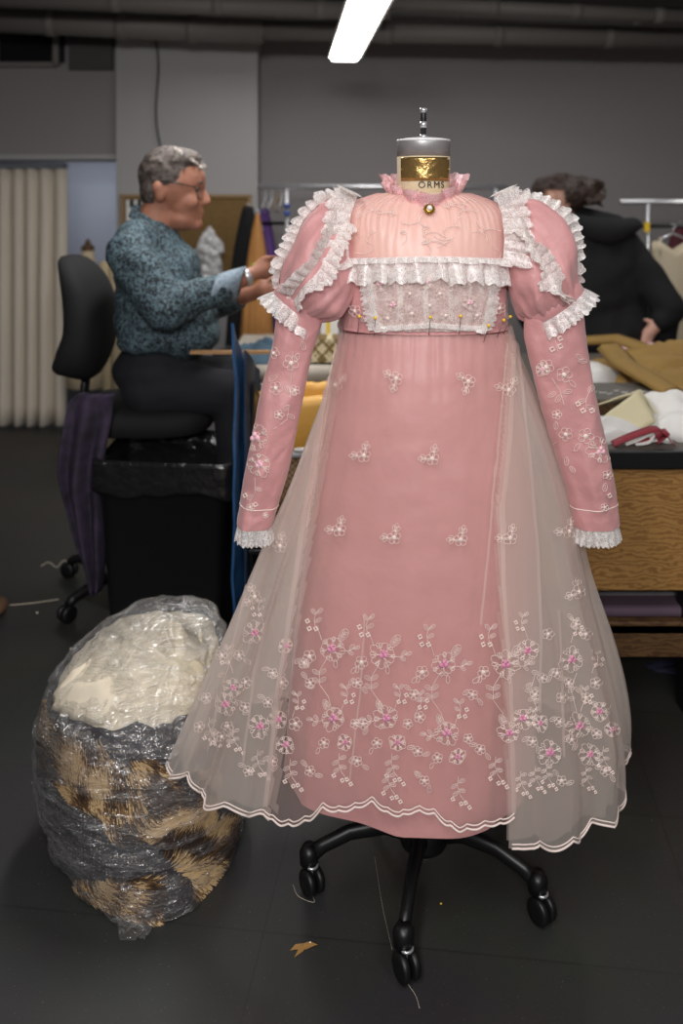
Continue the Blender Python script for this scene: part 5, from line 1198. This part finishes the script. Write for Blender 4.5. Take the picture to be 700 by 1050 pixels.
for i, (px_, m) in enumerate([(272, M_chrome), (279, M_chrome), (284, mat('old_brass', srgb(170, 140, 90), .4, .8)), (289, M_chrome)]):
    x = W(px_, 0, 5.2).x; t = thing('empty_hanger', 'empty wire hanger on the left rack', 'hanger', (x, 5.2, z_-.2), 'empty hangers on the left rack')
    MB().tube([(x, 5.2, z_+.015), (x, 5.2, z_-.06), (x-.01, 5.06, z_-.13), (x, 5.2, z_-.15), (x+.01, 5.34, z_-.13), (x, 5.2, z_-.06)], .004, n=6).build('wire', m, t)
M_slip = mat('cream_slip', srgb(206, 192, 164), .6)
def slip(label, px_, d, zt, w, m, seed):
    x = W(px_, 0, d).x; t = thing('slip_dress', label, 'dress', (x, d, .25)); hanger(t, x, d, zt, w*.9)
    rows_ = []
    prof = [(.10, w*1.0, w*1.0), (.22, w*.95, w*.95), (.34, w*.80, w*.8), (.6, w*1.05, w*1.05), (1.1, w*1.5, w*1.5)]
    for i in range(30):
        dr = lerp(.12, 1.1, i/29); l_, r_ = sint(prof, dr); row = []
        for k in range(48):
            a_ = 2*PI*k/48; ca, sa = math.cos(a_), math.sin(a_); dip = .05*max(0, 1-i/6)*(1-abs(abs(ca)-.75)*1.6)
            row.append(Vector((x+l_*ca*(1+.05*math.sin(9*a_+seed)*i/29), d+.07*(.6+.6*i/29)*sa*(1+.12*math.sin(7*a_+seed)*i/29), zt-dr+dip)))
        rows_.append(row)
    MB().loft(rows_).build('cloth', m, t, mods=(('solid', .003),))
    for s_ in (-1, 1): MB().tube([(x+s_*w*.72, d-.05, zt-.13), (x+s_*w*.62, d, zt-.055), (x+s_*w*.72, d+.05, zt-.13)], .006, n=6, flat=.4).build('strap', m, t)
l2 = W(0, 232, 4.8).z
slip('cream slip dress with thin straps, nearest the person in black', 690, 4.66, l2, .115, M_slip, 1)
slip('cream slip dress at the right edge of the right rack', 724, 4.90, l2, .12, mat('ivory_slip', srgb(196, 180, 150), .6), 4)
garment('maroon_garment', 'dark maroon garment hanging between the cream slip dresses', 'garment', W(697, 0, 4.92).x, 4.92, l2, [(.0, .02, .02), (.08, .06, .06), (.5, .10, .10), (.8, .11, .11)], mat('maroon_cloth', srgb(84, 26, 38), .7), seed=2)

# ================================================================ clear bag full of cloth and fake fur
BC = Vector((-.475, 2.13, 0))
BG = [  # z, left, right, front, back, corner amount
    (.0, .195, .225, .285, .20, 1.0), (.03, .225, .235, .275, .23, .9), (.12, .25, .243, .255, .25, .45), (.22, .263, .235, .235, .27, .15), (.31, .262, .205, .20, .28, .0), (.36, .24, .19, .15, .28, 0), (.41, .19, .18, .08, .27, 0), (.45, .13, .17, .02, .25, 0), (.485, .06, .13, -.05, .21, 0), (.495, .0, .07, -.09, .17, 0)]
def bag_pt(a_, z, sc_=1.0, off=0):
    l_, r_, f_, b_, cn = sint(BG, z); ca, sa = math.cos(a_), math.sin(a_)
    # centre and half axes of the row
    mx_, my_ = (r_-l_)/2, (b_-f_)/2; hx, hy = (r_+l_)/2, (b_+f_)/2; e = lerp(.9, 1.25, cn)
    x = hx*math.copysign(abs(ca)**e, ca); y = hy*math.copysign(abs(sa)**(e if sa < 0 else .9), sa)
    v = Vector((x, y, 0)); v = v*sc_+(v.normalized()*off if v.length > 1e-6 else v)
    return BC+Vector((mx_+v.x+.05*cn*max(0, -sa)**2, my_+v.y, z))
rows_ = []
for j in range(121):
    z = .495*j/120+.003; row = []
    for k in range(240):
        a_ = 2*PI*k/240; ca, sa = math.cos(a_), math.sin(a_)
        w1 = abs(nz(ca*1.4, sa*1.4, z*30+ca*1.5)); w2 = abs(nz(ca*(2.5 if z < .3 else 8)+4, sa*(2.5 if z < .3 else 8), z*(52 if z < .3 else 20)+ca*2)); w3 = nz(ca*5, sa*5, z*60)
        row.append(bag_pt(a_, z, 1.0, .008-.030*w1-.022*w2+.003*w3))
    rows_.append(row)
bagm = MB().loft(rows_, cap=True)
# loose tail of film lying at the front corner and gathered crest at the top
tail = []
for j in range(9):
    t = j/8; tail.append([BC+Vector((.045+(u_-.5)*lerp(.10, .05, t)+.01*nz(u_*4, t*4, 0), -.27-.055*t, .016+.035*abs(nz(u_*5, t*3, 2))*(1-.4*t))) for u_ in [k/12 for k in range(13)]])
def film():
    m = bpy.data.materials.new('clear_film'); m.use_nodes = True; nt = m.node_tree; N = nt.nodes; L = nt.links; N.remove(N['Principled BSDF']); out = N['Material Output']
    tr = N.new('ShaderNodeBsdfTransparent'); gl = N.new('ShaderNodeBsdfGlossy'); gl.inputs['Roughness'].default_value = .22; gl.inputs['Color'].default_value = (1, 1, 1, 1); df = N.new('ShaderNodeBsdfDiffuse'); df.inputs[0].default_value = srgb(225, 225, 228)
    lw = N.new('ShaderNodeLayerWeight'); lw.inputs['Blend'].default_value = .4; tc = N.new('ShaderNodeTexCoord')
    mp = N.new('ShaderNodeMapping'); mp.inputs['Scale'].default_value = (4, 4, 30); mp.inputs['Rotation'].default_value = (.15, .1, 0); L.new(tc.outputs['Object'], mp.inputs[0])
    n = N.new('ShaderNodeTexNoise'); n.inputs['Scale'].default_value = 2.4; n.inputs['Detail'].default_value = 5; n.inputs['Distortion'].default_value = 1.2; L.new(mp.outputs[0], n.inputs['Vector'])
    bp = N.new('ShaderNodeBump'); bp.inputs['Strength'].default_value = 1; bp.inputs['Distance'].default_value = .03; L.new(n.outputs['Fac'], bp.inputs['Height'])
    for s_ in (gl, lw, df): L.new(bp.outputs[0], s_.inputs['Normal'])
    f = N.new('ShaderNodeMath'); f.operation = 'MULTIPLY_ADD'; f.use_clamp = True; L.new(lw.outputs['Facing'], f.inputs[0]); f.inputs[1].default_value = .42
    n2 = N.new('ShaderNodeTexNoise'); n2.inputs['Scale'].default_value = 3.2; n2.inputs['Detail'].default_value = 3; n2.inputs['Distortion'].default_value = 2.0; L.new(mp.outputs[0], n2.inputs['Vector'])
    q1 = N.new('ShaderNodeMath'); q1.operation = 'SUBTRACT'; L.new(n2.outputs['Fac'], q1.inputs[0]); q1.inputs[1].default_value = .5
    q2 = N.new('ShaderNodeMath'); q2.operation = 'ABSOLUTE'; L.new(q1.outputs[0], q2.inputs[0])
    q3 = N.new('ShaderNodeMapRange'); L.new(q2.outputs[0], q3.inputs[0]); q3.inputs[1].default_value = .0; q3.inputs[2].default_value = .022; q3.inputs[3].default_value = .45; q3.inputs[4].default_value = 0
    q4 = N.new('ShaderNodeMath'); q4.operation = 'ADD'; q4.use_clamp = True; L.new(f.outputs[0], q4.inputs[0]); L.new(q3.outputs[0], q4.inputs[1])
    f.inputs[1].default_value = .36; f.inputs[2].default_value = .07
    g = N.new('ShaderNodeMixShader'); g.inputs[0].default_value = .8; L.new(df.outputs[0], g.inputs[1]); L.new(gl.outputs[0], g.inputs[2])
    mx = N.new('ShaderNodeMixShader'); L.new(q4.outputs[0], mx.inputs[0]); L.new(tr.outputs[0], mx.inputs[1]); L.new(g.outputs[0], mx.inputs[2]); L.new(mx.outputs[0], out.inputs[0]); return m
M_film = film()
pbag = thing('plastic_bag', 'clear plastic bag stuffed with cream cloth and fake fur on the floor', 'bag', BC+Vector((0, 0, 0)))
bagm.build('bag_film', M_film, pbag); MB().loft(tail, closed=False).build('loose_corner', M_film, pbag)
# contents: lower mass split between dotted cloth and fur
def pxz(p): return px_of(p)
def isfur(a_, z):
    p = bag_pt(a_, z); x, y = pxz(p); v = nz(x*.022, y*.022, 3)
    if p.y > BC.y+.1: return nz(a_*2, z*8, 0) > 0
    band = abs((y-775)-(x-60)*.62)      # diagonal fur band from upper left to lower right
    return band < 42+30*v or (abs(x-212) < 13+8*v and y > 790) or (y > 905 and x < 160)
inner = MB(); rows_ = []
for j in range(61):
    z = .008+.335*j/60; rows_.append([bag_pt(2*PI*k/160, z, .945, -.004+.012*nz(math.cos(2*PI*k/160)*4, math.sin(2*PI*k/160)*4, z*14)) for k in range(160)])
inner.loft(rows_, cap=True)
def dots():
    m = mat('dotted_cloth', srgb(52, 50, 54), .8); N = m.node_tree.nodes; L = m.node_tree.links; b = N['Principled BSDF']; tc = N.new('ShaderNodeTexCoord')
    v = N.new('ShaderNodeTexVoronoi'); v.inputs['Scale'].default_value = 125; v.inputs['Randomness'].default_value = .35; L.new(tc.outputs['Object'], v.inputs['Vector'])
    t = N.new('ShaderNodeMath'); t.operation = 'LESS_THAN'; t.inputs[1].default_value = .24; L.new(v.outputs['Distance'], t.inputs[0])
    mx = N.new('ShaderNodeMix'); mx.data_type = 'RGBA'; L.new(t.outputs[0], mx.inputs[0]); mx.inputs[6].default_value = srgb(46, 44, 48); mx.inputs[7].default_value = srgb(130, 118, 104); L.new(mx.outputs[2], b.inputs['Base Color']); return m
inner.build('dotted_cloth', dots(), None, label='dark dotted cloth packed in the lower part of the clear bag', cat='cloth')
fur = MB(); mi = []
random.seed(11)
for q_ in range(26000):
    a_ = random.uniform(PI*.93, PI*2.07) if q_ % 8 else random.uniform(0, 2*PI); z = random.uniform(.012, .335)
    if not isfur(a_, z): continue
    p = bag_pt(a_, z, .945, -.002); n = (p-(BC+Vector((0, 0, z)))).normalized()
    x, y = pxz(p); fl = 2.5*nz(x*.012, y*.012, 8); tdir = Vector((-math.sin(a_), math.cos(a_), 0))*math.cos(fl)+Vector((0, 0, 1))*math.sin(fl)-Vector((0, 0, .5))
    L_ = random.uniform(.018, .034); tip = p+tdir.normalized()*L_+n*random.uniform(.004, .009); wv = n.cross(tdir).normalized()*.0011
    mid = p+tdir.normalized()*L_*.5+n*.009
    fur.add([p-wv, p+wv, mid+wv, mid-wv, tip], [(0, 1, 2, 3), (3, 2, 4)])
    tone = nz(x*.035+5, y*.035, 1)+.22*random.uniform(-1, 1); m_ = 0 if tone > .08 else (1 if tone > -.12 else 2); mi += [m_, m_]
fo = fur.build('fake_fur', [mat('fur_tan', srgb(206, 176, 132), .7), mat('fur_brown', srgb(120, 88, 56), .7), mat('fur_dark', srgb(58, 44, 34), .7)], None, label='tan and brown fake fur packed in the lower part of the clear bag', cat='fur')
fo.data.polygons.foreach_set('material_index', mi)
# cream cloth on top
rows_ = []
for j in range(50):
    t = j/49; z = lerp(.335, .425, t); rows_.append([bag_pt(2*PI*k/160, z, .945, -.004-.040*abs(nz(math.cos(2*PI*k/160)*3+2, math.sin(2*PI*k/160)*3, z*16))-.01*abs(nz(math.cos(2*PI*k/160)*7, math.sin(2*PI*k/160)*7, z*30))) for k in range(160)])
MB().loft(rows_, cap=True).build('cream_cloth', mat('cream_wool', srgb(226, 214, 190), .85, col2=srgb(196, 186, 168), noise_scale=9), None, label='cream cloth folded in the top of the clear bag', cat='cloth')
heap('cream_cloth', BC+Vector((-.06, -.01, .345)), .15, .11, .085, M_cream, 'cream cloth lump on the left in the top of the clear bag', 'cloth', seed=51, rot=.5, fold=2.6, folda=.55)
heap('cream_cloth', BC+Vector((.06, .06, .36)), .11, .10, .10, mat('ecru_cloth', srgb(210, 198, 172), .8), 'ecru cloth lump at the back right in the top of the clear bag', 'cloth', seed=57, rot=-.9, fold=2.4, folda=.6)

# ================================================================ floor bits
def fl(px, py): d = F*CAMZ/(py-200); return Vector(((px-350)/F*d, d, 0))
M_tan = mat('tan_paper', srgb(150, 112, 60), .7)
mb = MB(); c = fl(313, 972)
for a_, l_, o_ in ((.2, .05, (0, 0)), (.9, .045, (-.008, -.006)), (-.1, .035, (.008, .006)), (.5, .03, (-.018, .0))):
    d = Vector((math.cos(a_), math.sin(a_), 0)); s_ = Vector((-d.y, d.x, 0)); c1 = c+Vector((o_[0], o_[1], .001)); mb.add([c1-d*l_/2, c1+s_*.005+Vector((0, 0, .003)), c1+d*l_/2+Vector((0, 0, .002)), c1-s_*.005], [(0, 1, 2, 3)])
mb.build('tape_scrap', M_tan, None, smooth=False, mods=(('solid', .001),), label='crumpled tan paper scrap on the floor in front of the clear bag', cat='scrap')
for i, (pts, lb) in enumerate([([(42, 581), (50, 577), (58, 582), (66, 575), (74, 582), (76, 590)], 'loose white thread curled on the floor left of the chair'), ([(0, 622), (22, 620), (40, 618), (60, 615)], 'long pale thread on the floor at the left edge'),
                               ([(300, 908), (306, 920), (322, 926), (318, 915)], 'fine pale thread caught at the left caster of the form'), ([(418, 1010), (426, 1022), (430, 1035)], 'fine pale thread lying by the front caster'), ([(384, 880), (392, 930), (402, 975)], 'fine pale thread on the floor left of the front base leg')]):
    P_ = [fl(x, y)+Vector((0, 0, .002)) for x, y in pts]; n_ = len(P_)-1
    MB().tube([Vector(sint([(k,)+tuple(p) for k, p in enumerate(P_)], t*n_/24)) for t in range(25)], [.0016, .0016, .0004, .0004, .0002][i], n=5).build('thread_scrap', M_cream, None, label=lb, cat='thread')
for i, (x, y, lb) in enumerate([(38, 629, 'white lint speck on the floor near the left edge thread'), (73, 666, 'white lint speck on the floor above the clear bag'), (452, 928, 'tiny yellow speck on the floor right of the front base leg'), (318, 968, 'tiny pale speck beside the tan paper scrap')]):
    MB().ell(fl(x, y)+Vector((0, 0, .003)), (.005, .004, .003) if i < 2 else (.0025, .002, .002), n=8, m=6).build('lint_speck', M_yel if i == 2 else M_cream, None, label=lb, cat='lint')
heap('navy_cloth', fl(702, 684), .12, .05, .012, mat('navy_cloth', srgb(42, 42, 66), .8), 'small navy cloth scrap on the floor under the cutting table', 'cloth', seed=41)
c = fl(-2, 630); MB().ell(c+Vector((0, 0, .03)), (.035, .05, .03)).build('brown_scrap', mat('brown_fur_scrap', srgb(110, 80, 56), .8, noise_amt=.4), None, label='small brown scrap on the floor at the left edge', cat='scrap')
